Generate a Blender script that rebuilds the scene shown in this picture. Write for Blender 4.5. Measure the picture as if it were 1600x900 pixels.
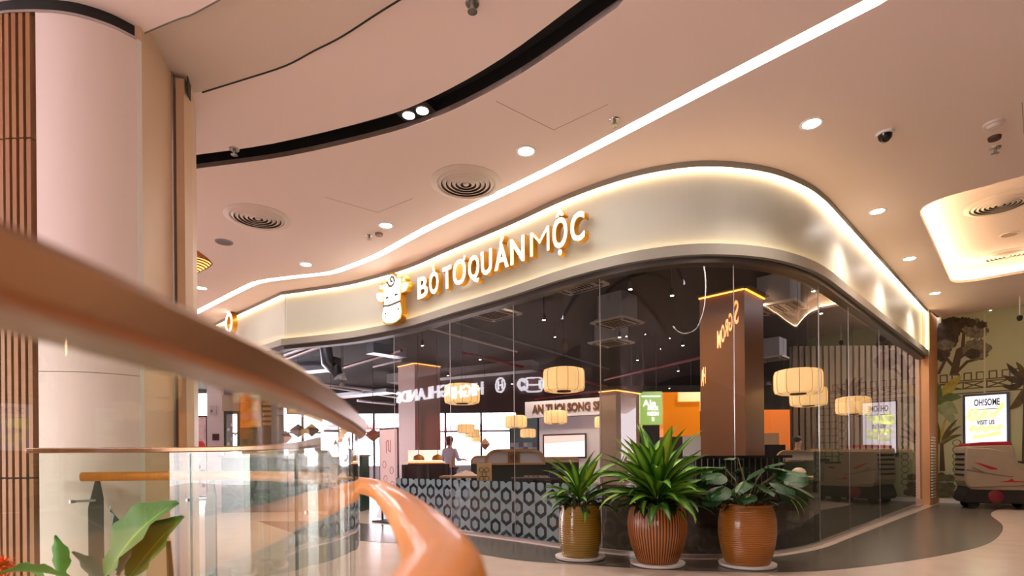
import bpy, bmesh, math, random
from mathutils import Vector, Matrix
from math import sin, cos, pi, radians as R
random.seed(7)
for _o in list(bpy.data.objects): bpy.data.objects.remove(_o)
SC = bpy.context.scene; COL = SC.collection
CAMZ, FOC, HY, ROLL = 1.08, 860.0, 717.0, R(.5)

# ------------------------------------------------------------------ camera
cd = bpy.data.cameras.new('camera'); cam = bpy.data.objects.new('camera', cd); COL.objects.link(cam)
cd.sensor_width = 36; cd.lens = 36*FOC/1600; cd.shift_y = (HY-450)/1600; cd.clip_start = .02; cd.clip_end = 300
cam.matrix_world = Matrix(((cos(ROLL), sin(ROLL), 0, 0), (0, 0, -1, 0), (-sin(ROLL), cos(ROLL), 0, CAMZ), (0, 0, 0, 1)))
cd.dof.use_dof = True; cd.dof.focus_distance = 6.5; cd.dof.aperture_fstop = 3.6
SC.camera = cam

# ------------------------------------------------------------------ world, exposure
W = bpy.data.worlds.new('daylight'); SC.world = W; W.use_nodes = True
bg = W.node_tree.nodes['Background']; bg.inputs[0].default_value = (1.0, .89, .97, 1); bg.inputs[1].default_value = 6.0
SC.view_settings.view_transform = 'Standard'; SC.view_settings.look = 'None'
SC.view_settings.exposure = 1.4; SC.view_settings.gamma = 1; SC.view_settings.use_curve_mapping = False
SC.cycles.transparent_max_bounces = 40; SC.cycles.max_bounces = 8; SC.cycles.glossy_bounces = 5
SC.cycles.sample_clamp_indirect = 6

def area(name, loc, size, power, col=(1, 1, 1), rot=(0, 0, 0), sy=None):
    l = bpy.data.lights.new(name, 'AREA'); l.energy = power; l.color = col; l.size = size
    if sy: l.shape = 'RECTANGLE'; l.size_y = sy
    o = bpy.data.objects.new(name, l); COL.objects.link(o); o.location = loc; o.rotation_euler = rot; return o
# the sky of the world is the daylight that comes in through the open atrium and the far windows
def spot(name, loc, power, col, angle=130, r=.06):
    l = bpy.data.lights.new(name, 'SPOT'); l.energy = power; l.color = col; l.spot_size = R(angle); l.spot_blend = .8; l.shadow_soft_size = r
    o = bpy.data.objects.new(name, l); COL.objects.link(o); o.location = loc
# fill spots without fittings, added to brighten the dining room
for x_, y_ in ((.2, 10.5), (4.6, 10.4), (-1.5, 15), (5.5, 14.5), (7.8, 12.3), (2.4, 8.6), (1.5, 13.5), (7.3, 14.7), (1.9, 16.0), (.6, 17.0)): spot('dining_fill', (x_, y_, 4.1), 75, (1, .80, .58), 140, .08)

# ------------------------------------------------------------------ helpers
def ray(px, py):
    u, v = px-800, HY-py
    return (u*cos(ROLL)+v*sin(ROLL))/FOC, (-u*sin(ROLL)+v*cos(ROLL))/FOC
def at(px, py, Y):
    a, t = ray(px, py); return Vector((a*Y, Y, CAMZ+t*Y))
def onz(px, py, z):
    a, t = ray(px, py); Y = (z-CAMZ)/t; return Vector((a*Y, Y, z))
def onplane(px, py, p0, n):
    a, t = ray(px, py); d = Vector((a, 1, t)); o = Vector((0, 0, CAMZ))
    return o+d*((Vector(p0)-o).dot(n)/d.dot(n))

def lin(c):
    return tuple((x/12.92 if x <= .04045 else ((x+.055)/1.055)**2.4) for x in c)
def rgb(r, g, b): return lin((r/255, g/255, b/255))

def mat(name, col, rough=.5, metal=0, emit=None, es=1.0, coat=0, noise=0, nscale=8, bump=0, bscale=60, stretch=None, spec=.5):
    m = bpy.data.materials.new(name); m.use_nodes = True; nt = m.node_tree; b = nt.nodes['Principled BSDF']
    b.inputs['Base Color'].default_value = (*col, 1); b.inputs['Roughness'].default_value = rough
    b.inputs['Metallic'].default_value = metal; b.inputs['Coat Weight'].default_value = coat
    b.inputs['Specular IOR Level'].default_value = spec
    if emit: b.inputs['Emission Color'].default_value = (*emit, 1); b.inputs['Emission Strength'].default_value = es
    if noise or bump:
        tc = nt.nodes.new('ShaderNodeTexCoord'); mp = nt.nodes.new('ShaderNodeMapping'); nt.links.new(tc.outputs['Object'], mp.inputs[0])
        if stretch: mp.inputs['Scale'].default_value = stretch
        if noise:
            n = nt.nodes.new('ShaderNodeTexNoise'); n.inputs['Scale'].default_value = nscale; n.inputs['Detail'].default_value = 5
            nt.links.new(mp.outputs[0], n.inputs['Vector'])
            cr = nt.nodes.new('ShaderNodeValToRGB'); cr.color_ramp.elements[0].position = .3; cr.color_ramp.elements[1].position = .7
            cr.color_ramp.elements[0].color = (*[x*(1-noise) for x in col], 1); cr.color_ramp.elements[1].color = (*[min(1, x*(1+noise)) for x in col], 1)
            nt.links.new(n.outputs[0], cr.inputs[0]); nt.links.new(cr.outputs[0], b.inputs['Base Color'])
        if bump:
            n2 = nt.nodes.new('ShaderNodeTexNoise'); n2.inputs['Scale'].default_value = bscale; nt.links.new(mp.outputs[0], n2.inputs['Vector'])
            bp = nt.nodes.new('ShaderNodeBump'); bp.inputs['Strength'].default_value = bump; bp.inputs['Distance'].default_value = .01
            nt.links.new(n2.outputs[0], bp.inputs['Height']); nt.links.new(bp.outputs[0], b.inputs['Normal'])
    return m
def lamp(name, col, s): return mat(name, (.8, .8, .8), .6, emit=col, es=s)

def glass(name, tint, r0=.08, rough=0.0):
    """thin sheet of glass: tinted see-through plus a Schlick reflection on the outer faces"""
    m = bpy.data.materials.new(name); m.use_nodes = True; nt = m.node_tree; nt.nodes.clear(); N = nt.nodes.new; L = nt.links.new
    out = N('ShaderNodeOutputMaterial'); mix = N('ShaderNodeMixShader'); tr = N('ShaderNodeBsdfTransparent'); gl = N('ShaderNodeBsdfGlossy')
    tr.inputs[0].default_value = (*[x**.5 for x in tint], 1); gl.inputs['Roughness'].default_value = rough; gl.inputs[0].default_value = (1, 1, 1, 1)
    lw = N('ShaderNodeLayerWeight'); lw.inputs[0].default_value = .5
    p = N('ShaderNodeMath'); p.operation = 'POWER'; p.inputs[1].default_value = 5; L(lw.outputs['Facing'], p.inputs[0])
    ma = N('ShaderNodeMath'); ma.operation = 'MULTIPLY_ADD'; ma.inputs[1].default_value = 1-r0; ma.inputs[2].default_value = r0; L(p.outputs[0], ma.inputs[0])
    ge = N('ShaderNodeNewGeometry'); s = N('ShaderNodeMath'); s.operation = 'SUBTRACT'; s.inputs[0].default_value = 1; L(ge.outputs['Backfacing'], s.inputs[1])
    mu = N('ShaderNodeMath'); mu.operation = 'MULTIPLY'; L(ma.outputs[0], mu.inputs[0]); L(s.outputs[0], mu.inputs[1])
    L(mu.outputs[0], mix.inputs[0]); L(tr.outputs[0], mix.inputs[1]); L(gl.outputs[0], mix.inputs[2]); L(mix.outputs[0], out.inputs[0])
    return m

def tag(o, label=None, cat=None, group=None, kind=None):
    if label: o['label'] = label
    if cat: o['category'] = cat
    if group: o['group'] = group
    if kind: o['kind'] = kind
    return o
def thing(name, loc, label=None, cat=None, group=None, rz=0, kind=None):
    o = bpy.data.objects.new(name, None); COL.objects.link(o); o.location = loc; o.rotation_euler = (0, 0, rz); o.empty_display_size = .1
    return tag(o, label, cat, group, kind)
def base_of(o):
    v = Vector((0, 0, 0))
    while o: v += o.location; o = o.parent
    return v
def link(name, me, m, parent=None, smooth=False):
    o = bpy.data.objects.new(name, me); COL.objects.link(o)
    if m is not None:
        me.materials.clear()
        for k in (m if isinstance(m, (list, tuple)) else [m]): me.materials.append(k)
    if smooth:
        me.polygons.foreach_set('use_smooth', [True]*len(me.polygons))
        try: me.set_sharp_from_angle(angle=R(40))
        except Exception: pass
    if parent: o.parent = parent
    return o
def kids(o): return [c for c in bpy.data.objects if c.parent == o]
def copy_tree(o, parent=None, ch=None):
    c = o.copy(); COL.objects.link(c)
    if parent: c.parent = parent
    for k in kids(o): copy_tree(k, c)
    return c

class MB:
    def __init__(s): s.v = []; s.f = []; s.uv = []; s.m = []; s.mi = 0
    def add(s, vs, fs, uvs=None):
        b = len(s.v); s.v += [Vector(v) for v in vs]
        for i, f in enumerate(fs):
            s.f.append([b+k for k in f]); s.uv.append(uvs[i] if uvs else None); s.m.append(s.mi)
        return s
    def box(s, c, d, rz=0, M=None):
        hx, hy, hz = d[0]/2, d[1]/2, d[2]/2; c = Vector(c); M = M or Matrix.Rotation(rz, 3, 'Z')
        vs = [c+M@Vector((x, y, z)) for x in (-hx, hx) for y in (-hy, hy) for z in (-hz, hz)]
        return s.add(vs, [(0, 1, 3, 2), (4, 6, 7, 5), (0, 4, 5, 1), (2, 3, 7, 6), (0, 2, 6, 4), (1, 5, 7, 3)])
    def beam(s, p, q, w, h):
        p, q = Vector(p), Vector(q); d = (q-p); L = d.length; z = d.normalized(); up = Vector((0, 0, 1)) if abs(z.z) < .95 else Vector((0, 1, 0))
        x = up.cross(z).normalized(); y = z.cross(x); M = Matrix((x, y, z)).transposed()
        return s.box((p+q)/2, (w, h, L), M=M)
    def tube(s, pts, r, n=8, cap=True, sx=1.0):
        pts = [Vector(p) for p in pts]; rs = r if isinstance(r, (list, tuple)) else [r]*len(pts); b = len(s.v); k = len(pts)
        up = None
        for i, p in enumerate(pts):
            t = (pts[min(i+1, k-1)]-pts[max(i-1, 0)]).normalized()
            if up is None: up = Vector((0, 0, 1)) if abs(t.z) < .9 else Vector((0, 1, 0))
            x = t.cross(up).normalized(); u = x.cross(t); up = u if abs(t.z) >= .9 else Vector((0, 0, 1))
            for j in range(n):
                a = 2*pi*j/n; s.v.append(p+(x*cos(a)*sx+u*sin(a))*rs[i])
        for i in range(k-1):
            for j in range(n):
                s.f.append([b+i*n+j, b+i*n+(j+1) % n, b+(i+1)*n+(j+1) % n, b+(i+1)*n+j]); s.uv.append(None); s.m.append(s.mi)
        if cap:
            s.f.append([b+j for j in range(n)][::-1]); s.f.append([b+(k-1)*n+j for j in range(n)]); s.uv += [None]*2; s.m += [s.mi]*2
        return s
    def lathe(s, c, prof, n=24, ripple=0, rn=24, cap=False):
        c = Vector(c); b = len(s.v); k = len(prof)
        for (r, z) in prof:
            for j in range(n):
                a = 2*pi*j/n; rr = r*(1+ripple*(cos(rn*a)))
                s.v.append(c+Vector((rr*cos(a), rr*sin(a), z)))
        for i in range(k-1):
            for j in range(n):
                s.f.append([b+i*n+j, b+i*n+(j+1) % n, b+(i+1)*n+(j+1) % n, b+(i+1)*n+j])
                s.uv.append([(j/n, i/(k-1)), ((j+1)/n, i/(k-1)), ((j+1)/n, (i+1)/(k-1)), (j/n, (i+1)/(k-1))]); s.m.append(s.mi)
        if cap:
            s.f.append([b+j for j in range(n)][::-1]); s.f.append([b+(k-1)*n+j for j in range(n)]); s.uv += [None]*2; s.m += [s.mi]*2
        return s
    def prism(s, poly, a, b, axis='z'):
        """convex-ish polygon extruded; poly is 2D, axis says which axis is the extrusion"""
        n = len(poly)
        def P(p, h):
            return (p[0], p[1], h) if axis == 'z' else ((p[0], h, p[1]) if axis == 'y' else (h, p[0], p[1]))
        vs = [P(p, a) for p in poly]+[P(p, b) for p in poly]
        return s.add(vs, [list(range(n))[::-1], list(range(n, 2*n))]+[(i, (i+1) % n, n+(i+1) % n, n+i) for i in range(n)])
    def ribbon(s, path, z0, z1, d0, d1, u0=0.0):
        """box-section wall along a 2D path between left offsets d0<d1 and heights z0<z1"""
        A, B = offset(path, d0), offset(path, d1); n = len(path); b = len(s.v)
        for p in range(n):
            s.v += [Vector((A[p][0], A[p][1], z0)), Vector((A[p][0], A[p][1], z1)), Vector((B[p][0], B[p][1], z1)), Vector((B[p][0], B[p][1], z0))]
        L = [u0]
        for i in range(1, n): L.append(L[-1]+math.dist(path[i], path[i-1]))
        for i in range(n-1):
            for j in range(4):
                k = (j+1) % 4
                s.f.append([b+4*i+j, b+4*(i+1)+j, b+4*(i+1)+k, b+4*i+k][::-1]); zz = [z0, z1, z1, z0]
                s.uv.append([(L[i], zz[j]), (L[i+1], zz[j]), (L[i+1], zz[k]), (L[i], zz[k])][::-1]); s.m.append(s.mi)
        s.f.append([b, b+1, b+2, b+3][::-1]); e = b+4*(n-1); s.f.append([e+3, e+2, e+1, e][::-1]); s.uv += [None]*2; s.m += [s.mi]*2
        return s
    def mesh(s, name, off=Vector((0, 0, 0))):
        me = bpy.data.meshes.new(name); me.from_pydata([tuple(v-off) for v in s.v], [], s.f)
        if any(u for u in s.uv):
            l = me.uv_layers.new(name='UVMap'); k = 0
            for i, f in enumerate(s.f):
                for j in range(len(f)):
                    l.data[k].uv = s.uv[i][j] if s.uv[i] else (0, 0); k += 1
        if any(s.m): me.polygons.foreach_set('material_index', s.m)
        me.update()
        bm = bmesh.new(); bm.from_mesh(me); bmesh.ops.recalc_face_normals(bm, faces=bm.faces); bm.to_mesh(me); bm.free()
        return me
    def build(s, name, m, parent=None, smooth=False, bevel=0, label=None, kind=None):
        me = s.mesh(name, base_of(parent) if parent else Vector((0, 0, 0)))
        o = link(name, me, m, parent, smooth)
        if bevel:
            md = o.modifiers.new('edge', 'BEVEL'); md.width = bevel; md.segments = 2; md.limit_method = 'ANGLE'
        return tag(o, label, kind=kind)

def offset(path, d):
    out = []; n = len(path)
    for i in range(n):
        def nrm(a, b):
            dx, dy = b[0]-a[0], b[1]-a[1]; l = math.hypot(dx, dy) or 1; return (-dy/l, dx/l)
        ns = []
        if i > 0: ns.append(nrm(path[i-1], path[i]))
        if i < n-1: ns.append(nrm(path[i], path[i+1]))
        nx, ny = sum(k[0] for k in ns)/len(ns), sum(k[1] for k in ns)/len(ns); l2 = nx*nx+ny*ny
        out.append((path[i][0]+d*nx/l2, path[i][1]+d*ny/l2))
    return out
def spline(pts, k=6):
    P = [Vector(p) for p in pts]; P = [2*P[0]-P[1]]+P+[2*P[-1]-P[-2]]; out = []
    for i in range(1, len(P)-2):
        for j in range(k):
            t = j/k; a, b, c, d = P[i-1], P[i], P[i+1], P[i+2]
            out.append(.5*((2*b)+(c-a)*t+(2*a-5*b+4*c-d)*t*t+(-a+3*b-3*c+d)*t**3))
    out.append(P[-2]); return [tuple(q) for q in out]
def along(path, step=None, n=None):
    """resample a polyline evenly"""
    L = [0]
    for i in range(1, len(path)): L.append(L[-1]+math.dist(path[i], path[i-1]))
    n = n or max(2, int(L[-1]/step)+1); out = []
    for k in range(n):
        s = L[-1]*k/(n-1); i = max(j for j in range(len(L)) if L[j] <= s+1e-9); i = min(i, len(L)-2)
        t = (s-L[i])/max(1e-9, L[i+1]-L[i]); out.append(tuple(Vector(path[i]).lerp(Vector(path[i+1]), t)))
    return out
def from_curve(c, name):
    o = bpy.data.objects.new('tmp', c); COL.objects.link(o); dg = bpy.context.evaluated_depsgraph_get(); dg.update()
    me = bpy.data.meshes.new_from_object(o.evaluated_get(dg)); me.name = name
    bpy.data.objects.remove(o); bpy.data.curves.remove(c); return me
def slab(loops, z0, z1, name):
    """2D outline with holes, filled and given thickness"""
    c = bpy.data.curves.new(name, 'CURVE'); c.dimensions = '2D'; c.fill_mode = 'BOTH'; c.extrude = (z1-z0)/2
    for lp in loops:
        s = c.splines.new('POLY'); s.points.add(len(lp)-1); s.use_cyclic_u = True
        for p, q in zip(s.points, lp): p.co = (q[0], q[1], 0, 1)
    me = from_curve(c, name); me.transform(Matrix.Translation((0, 0, (z0+z1)/2))); return me
def text(body, size, depth, name, bold=0.0, sx=1.0, align='CENTER'):
    """flat lettering in the XZ plane, facing -Y, centred on the origin"""
    c = bpy.data.curves.new(name, 'FONT'); c.body = body; c.size = size; c.extrude = depth; c.offset = bold; c.align_x = align; c.align_y = 'CENTER'
    c.resolution_u = 3; me = from_curve(c, name); me.transform(Matrix.Diagonal((sx, 1, 1, 1))); me.transform(Matrix.Rotation(pi/2, 4, 'X')); return me
def rot_to(d):
    """z rotation that turns the XZ plane's X axis into direction d"""
    return math.atan2(d[1], d[0])
def place(me, loc, rz):
    me.transform(Matrix.Translation(loc)@Matrix.Rotation(rz, 4, 'Z')); return me
def ellip(cx, cy, rx, ry, n=24, rot=0):
    return [(cx+rx*cos(2*pi*i/n)*cos(rot)-ry*sin(2*pi*i/n)*sin(rot), cy+rx*cos(2*pi*i/n)*sin(rot)+ry*sin(2*pi*i/n)*cos(rot)) for i in range(n)]
def rounded(pts, r, k=6):
    """closed polygon with rounded corners"""
    out = []; n = len(pts)
    for i in range(n):
        a, b, c = Vector(pts[i-1]), Vector(pts[i]), Vector(pts[(i+1) % n]); p, q = b+(a-b).normalized()*r, b+(c-b).normalized()*r
        for j in range(k+1):
            t = j/k; out.append(tuple((1-t)**2*p+2*t*(1-t)*b+t*t*q))
    return out

# ------------------------------------------------------------------ materials
M = {}
M['ceiling'] = mat('ceiling_paint', rgb(236, 218, 210), .8)
M['ceiling_tan'] = mat('ceiling_tan', rgb(214, 198, 184), .8)
M['black'] = mat('matt_black', rgb(24, 26, 28), .6)
M['dark'] = mat('dark_plenum', rgb(13, 12, 12), .85)
M['grey'] = mat('grey_paint', rgb(120, 120, 120), .6)
M['white'] = mat('white_paint', rgb(236, 234, 232), .5)
M['led'] = lamp('led_white', (1, .93, .86), 7)
M['ledw'] = lamp('led_warm', (1, .66, .32), 5)
M['lamp'] = lamp('downlight_lens', (1, .95, .9), 25)
M['fascia'] = mat('fascia_paint', rgb(176, 178, 166), .45)
M['lip'] = mat('fascia_lip', rgb(146, 142, 132), .45)
M['steel'] = mat('brushed_steel', rgb(190, 190, 192), .3, 1)
M['glass'] = glass('shopfront_glass', (.86, .86, .84), .042)
M['bglass'] = glass('balustrade_glass', (.84, .91, .84), .06)
M['floor'] = mat('floor_light', rgb(196, 178, 166), .22, noise=.05, nscale=3)
M['band'] = mat('floor_dark', rgb(92, 86, 78), .25, noise=.08, nscale=4)
M['white_panel'] = mat('white_panel', rgb(238, 226, 222), .35)
M['beige_panel'] = mat('beige_panel', rgb(226, 196, 166), .45)
M['wood'] = mat('slat_wood', rgb(156, 112, 76), .5, noise=.15, nscale=6, stretch=(1, 1, .08))
M['rail_wood'] = mat('handrail_wood', rgb(216, 130, 38), .40, noise=.1, nscale=10, coat=.12, spec=.3)
M['cap'] = mat('cap_rail_bronze', rgb(146, 108, 80), .33, .7)
M['gold'] = mat('gold_return', rgb(206, 146, 40), .3, .5)
M['sign'] = lamp('sign_face', (1, .95, .82), 1.5)
M['terracotta'] = mat('pier_paint', rgb(206, 152, 104), .55)

# ------------------------------------------------------------------ shop outline (left to right), interior on its left-hand side
FR = [(-12, 17.4), (-6.05, 11.82), (-4.24, 10.15)]
FM = spline([(-4.24, 10.15), (-3.03, 9.70), (-2.37, 9.33), (-1.62, 8.78), (-.93, 8.10), (0, 7.2), (.62, 6.55), (1.17, 6.10), (1.66, 5.86), (2.16, 5.79), (2.78, 5.92), (3.35, 6.23), (3.80, 6.6), (4.3, 7.1)], 6)
FE = [(8.93, 11.78)]
FAS = FR[:2]+FM+FE
CZ = 4.2
HOLE_LED = spline([tuple(onz(x, y, CZ)[:2]) for x, y in [(1370, 0), (1100, 140), (860, 265), (690, 346), (640, 372), (588, 400), (540, 419), (513, 427), (460, 433), (409, 440), (380, 451), (313, 485)]], 4)
HOLE_LED = spline([(.2, .6), (-.3, -.6), (.3, -1.9), (1.6, -2.4), (3.1, -1.9), (3.9, -.4), (3.8, 1.2), (3.25, 2.7)], 5)[:-1]+HOLE_LED+[(-9, 13.75)]
BLACK = spline([tuple(onz(x, y, CZ)[:2]) for x, y in [(945, 0), (800, 103), (690, 163), (600, 196), (440, 234), (300, 254)]], 4)
BLACK = [(1.6, 1.6), (1.15, 2.8)]+BLACK+[(-5.2, 6.2)]
def band(path, w): return offset(path, -w/2)+offset(path, w/2)[::-1]
COF = rounded([(5.05, 6.85), (8.12, 10.12), (11.4, 7.0), (8.3, 3.7)], .42)
# ------------------------------------------------------------------ ceiling
outer = [(-26, -14), (22, -14), (22, 1.0), (9.9, 12.6)]+[p for p in FAS[::-1]]+[(-26, 30)]
ceil = link('ceiling', slab([outer, band(HOLE_LED, .12), band(BLACK, .23), COF], CZ, CZ+.05, 'ceiling'), M['ceiling']); tag(ceil, kind='structure')
o = MB().ribbon(BLACK, CZ+.16, CZ+.2, -.16, .16).ribbon(BLACK, CZ+.05, CZ+.2, -.16, -.116).ribbon(BLACK, CZ+.05, CZ+.2, .116, .16).ribbon(BLACK, CZ+.002, CZ+.06, -.125, -.115).ribbon(BLACK, CZ+.002, CZ+.06, .115, .125).build('ceiling_slot', M['black']); tag(o, kind='structure')
lt = thing('linear_light', (*HOLE_LED[45], CZ), 'long glowing linear light strip curving through the ceiling ahead of the shopfront', 'light')
MB().ribbon(HOLE_LED, CZ+.03, CZ+.05, -.058, .058).build('diffuser', M['led'], lt)
MB().ribbon(HOLE_LED, CZ+.05, CZ+.1, -.07, .07).build('housing', M['white'], lt)
# coffer
cw = COF+[COF[0]]
big = offset(COF+COF[:2], -.1)[1:-1]
s1 = 1 if abs(sum(a[0]*b[1]-b[0]*a[1] for a, b in zip(big, big[1:]))) > abs(sum(a[0]*b[1]-b[0]*a[1] for a, b in zip(COF, COF[1:]))) else -1
rcz = MB().ribbon(cw, CZ+.03, CZ+.34, -.12*s1, -.10*s1) if s1 > 0 else MB().ribbon(cw, CZ+.03, CZ+.34, .10, .12)
tag(rcz.build('ceiling_recess_wall', M['ceiling']), kind='structure')
tag(link('ceiling_recess', slab([[tuple(p) for p in offset(cw, -.13*s1)[:-1]]], CZ+.34, CZ+.38, 'ceiling_recess'), M['ceiling']), kind='structure')
cl = thing('cove_light', (7, 7, CZ), 'warm cove light running around the recessed ceiling bay above the corridor', 'light')
MB().ribbon(cw, CZ+.055, CZ+.085, *( (-.09, -.03) if s1 > 0 else (.03, .09))).build('led_strip', lamp('cove_led', (1, .72, .42), 8), cl)
# dropped ceiling pieces over the void
EB = spline([tuple(onz(x, y, CZ)[:2]) for x, y in [(700, -62), (600, 0), (533, 44), (489, 67), (444, 91), (378, 113), (315, 133)]], 4)
tag(link('ceiling_drop', slab([EB+[(-2.9, 4.62), (-6, 4.2), (-6, -1), (.3, -1), (.5, 2.4)]], CZ-.055, CZ-.002, 'ceiling_drop'), M['ceiling_tan']), kind='structure')
tag(MB().ribbon(EB, CZ-.06, CZ-.001, -.012, -.001).build('trim_1', M['black']), kind='structure')
EA = spline([tuple(onz(x, y, CZ-.06)[:2]) for x, y in [(345, -25), (300, 0), (280, 7), (244, 22), (209, 38)]], 4)
tag(link('ceiling_drop_lower', slab([EA+[(-4.5, 4.2), (-6, 4.0), (-6, -1), (-1, -1), (-1.6, 3)]], CZ-.15, CZ-.06, 'ceiling_drop_lower'), [M['ceiling']]), kind='structure')
tag(MB().ribbon(EA, CZ-.15, CZ-.058, -.012, -.001).build('trim_2', M['grey']), kind='structure')

# ------------------------------------------------------------------ floor with its inlaid dark band
FB = spline([tuple(onz(x, y, 0)[:2]) for x, y in [(572, 846), (645, 851), (735, 864), (815, 876), (900, 882), (1050, 891), (1240, 894), (1380, 882), (1500, 862), (1552, 845), (1567, 822), (1548, 803), (1570, 793), (1600, 790)]], 5)
tag(link('floor', slab([[(-26, -14), (24, -14), (24, 34), (-26, 34)]], -.1, 0, 'floor'), M['floor']), kind='structure')
GIN = [p for p in FAS if p[0] > -2.2 and p[0] < 8.95]
tag(link('floor_inlay', slab([[(-4.6, 9.9), (-3.2, 8.1)]+FB+[(11.2, 10.95), (9.72, 12.42), (8.98, 11.74)]+GIN[::-1][1:]+[(-3.2, 9.75)]], .0005, .003, 'floor_inlay'), M['band']), kind='structure')

# ------------------------------------------------------------------ shopfront fascia
fz = thing('shop_fascia', (*FM[0], 3.2), kind='structure')
cuts = [0, 2, len(FR[:2])+38, len(FR[:2])+66, len(FAS)-1]
for a, b in zip(cuts, cuts[1:]):
    MB().ribbon(FAS[a:b+1], 3.22, 4.4, .10, .13, ).build('fascia_panel', M['fascia'], fz)
MB().ribbon(FAS, 4.14, 4.2, 0, .012).build('upper_lip', M['lip'], fz)
MB().ribbon(FAS, 3.215, 3.285, 0, .10).build('lower_ledge', M['lip'], fz)
MB().ribbon(FAS, 3.285, 3.33, 0, .012).build('lower_lip', M['lip'], fz)
MB().ribbon(FAS, 4.165, 4.185, .045, .075).build('upper_led_strip', M['ledw'], fz)
MB().ribbon(FAS, 3.29, 3.305, .03, .06).build('lower_led_strip', M['ledw'], fz)
MB().ribbon(FAS, 3.15, 3.215, .06, .2).build('soffit_channel', mat('channel_grey', rgb(84, 80, 76), .4, .6), fz)
MB().ribbon(FAS, 3.215, 4.55, .135, .24).build('inner_bulkhead', M['dark'], fz)
e = Vector((8.93, 11.78)); ed = Vector((4.63, 4.68)).normalized(); en = Vector((-ed.y, ed.x))
p = e+en*.02-ed*.03; MB().box((p.x, p.y, 3.74), (.03, .03, .8), rot_to(ed)).build('end_led_strip', M['ledw'], fz)
p = e+en*.06+ed*.03; MB().box((p.x, p.y, 3.71), (.03, .16, .98), rot_to(ed)).build('end_cap', M['lip'], fz)

# ------------------------------------------------------------------ shopfront glass
GL = offset(FAS, .12)
def cut_at(px):
    """index along the outline whose bearing is nearest to the pane joint"""
    best = min(range(len(GF)), key=lambda i: abs(GF[i][0]/GF[i][1]-ray(px, HY)[0])); return best
GF = along(FAS, .03)
GF = [p for p in GF if p[1] < 12.5]
js = [cut_at(x) for x in (609, 695, 795, 931, 1157, 1297, 1342, 1388)]+[len(GF)-1]
win = thing('window_1', (*GF[js[0]], 0), kind='structure')
for a, b in zip(js, js[1:]):
    seg = GF[a:b+1]; straight = a >= js[5] or b <= js[2]
    seg = along(seg, n=(2 if straight else 22)); seg = [tuple(Vector(seg[0]).lerp(Vector(seg[1]), .002))]+seg[1:] if straight else seg
    MB().ribbon(seg, .03, 3.17, .12, .132).build('pane', M['glass'], win, smooth=not straight)
MB().ribbon(along(GF[js[0]:], .15), 0, .035, .10, .15).build('bottom_rail', M['steel'], win)
for a in js[:1]+js[1:-1]:
    q = Vector(offset(GF[a-1:a+2] if a else GF[a:a+3], .118)[1]); MB().box((q.x, q.y, 1.6), (.008, .008, 3.1), .78).build('joint_seal', M['steel'], win)
# pier and slatted vent at the shop's right end
pn = thing('wall_pier', (9.1, 12.0, 0), kind='structure')
w0, w1 = e+ed*.06, Vector((9.68, 12.50))
MB().ribbon([tuple(w0), tuple(w1)], 0, 4.2, .0, .13).build('pier_face', M['terracotta'], pn)
lv = thing('louvre_vent', (*(w0+ed*.25), 0.1), 'white slatted vent grille low on the orange pier beside the mural', 'vent')
for k in range(22):
    a, b = w0+ed*.12, w0+ed*.62; MB().ribbon([tuple(a), tuple(b)], .15+k*.062, .18+k*.062, -.03, .0).build('slat', M['white'], lv)
MB().ribbon([tuple(w0+ed*.12), tuple(w0+ed*.62)], .12, 1.5, -.005, 0.0).build('backing', M['black'], lv)
# right wall
wr0 = Vector((9.68, 12.50)); wd = Vector((1, -1)).normalized(); wn = Vector((-1, -1)).normalized()
wr1 = wr0+wd*15.6
M['mural_wall'] = mat('mural_paper', rgb(178, 182, 142), .6)
tag(MB().ribbon([tuple(wr0-wd*.1), tuple(wr1)], 0, 4.2, 0, .2).build('wall_right', M['mural_wall']), kind='structure')
tag(MB().ribbon([tuple(wr0+wd*.02), tuple(wr1)], 0, .1, -.015, 0).build('baseboard_right', M['white']), kind='structure')

# ================================================================== OBJECTS
# ------------------------------------------------------------------ column with slats, white and beige cladding (left)
col = thing('column', (-3, 4.2, 0), kind='structure')
ZT = 3.95
arc = spline([tuple(onz(x, y, ZT)[:2]) for x, y in [(55, 17), (92, 19), (130, 26), (175, 41), (213, 60)]], 4)
j = len(arc)
MB().ribbon(arc, -.02, 1.66, 0, .05).build('white_cladding', M['white_panel'], col, smooth=True)
MB().ribbon(arc, 1.664, ZT, 0, .05).build('white_cladding', M['white_panel'], col, smooth=True)
back = spline([tuple(onz(x, y, ZT)[:2]) for x, y in [(-160, 70), (-60, 34), (0, 20), (30, 17.6), (54, 17)]], 5)
MB().ribbon(back, -.02, ZT, .06, .1).build('slat_backing', mat('slat_backing', rgb(70, 46, 32), .7), col, smooth=True)
sl = along(back, .046)
for i in range(len(sl)-1):
    d = Vector(sl[i+1])-Vector(sl[i]); c = Vector(sl[i])+Vector((-d.y, d.x)).normalized()*.03
    for z0, z1 in ((.0, .98), (.99, 3.14), (3.15, ZT)):
        MB().box((c.x, c.y, (z0+z1)/2), (.027, .06, z1-z0), rot_to(d)).build('slat', M['wood'], col)
tag(MB().ribbon(back+arc, ZT+.0, CZ-.06, .03, .2).build('header_band', M['black'], col, smooth=True), 'black recessed band at the column head')
MB().ribbon(back+arc, ZT-.01, ZT+.006, -.006, .05).build('head_trim', M['steel'], col, smooth=True)
pA = Vector(arc[-1]); pB = onz(267, 116, 4.12).xy; pC = onz(287, 119, 4.12).xy; pD = onz(299, 137, 4.12).xy
MB().ribbon([tuple(pA+Vector((.012, .03))), tuple(pB)], -.02, CZ-.03, 0, .05).build('beige_cladding', M['beige_panel'], col)
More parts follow.
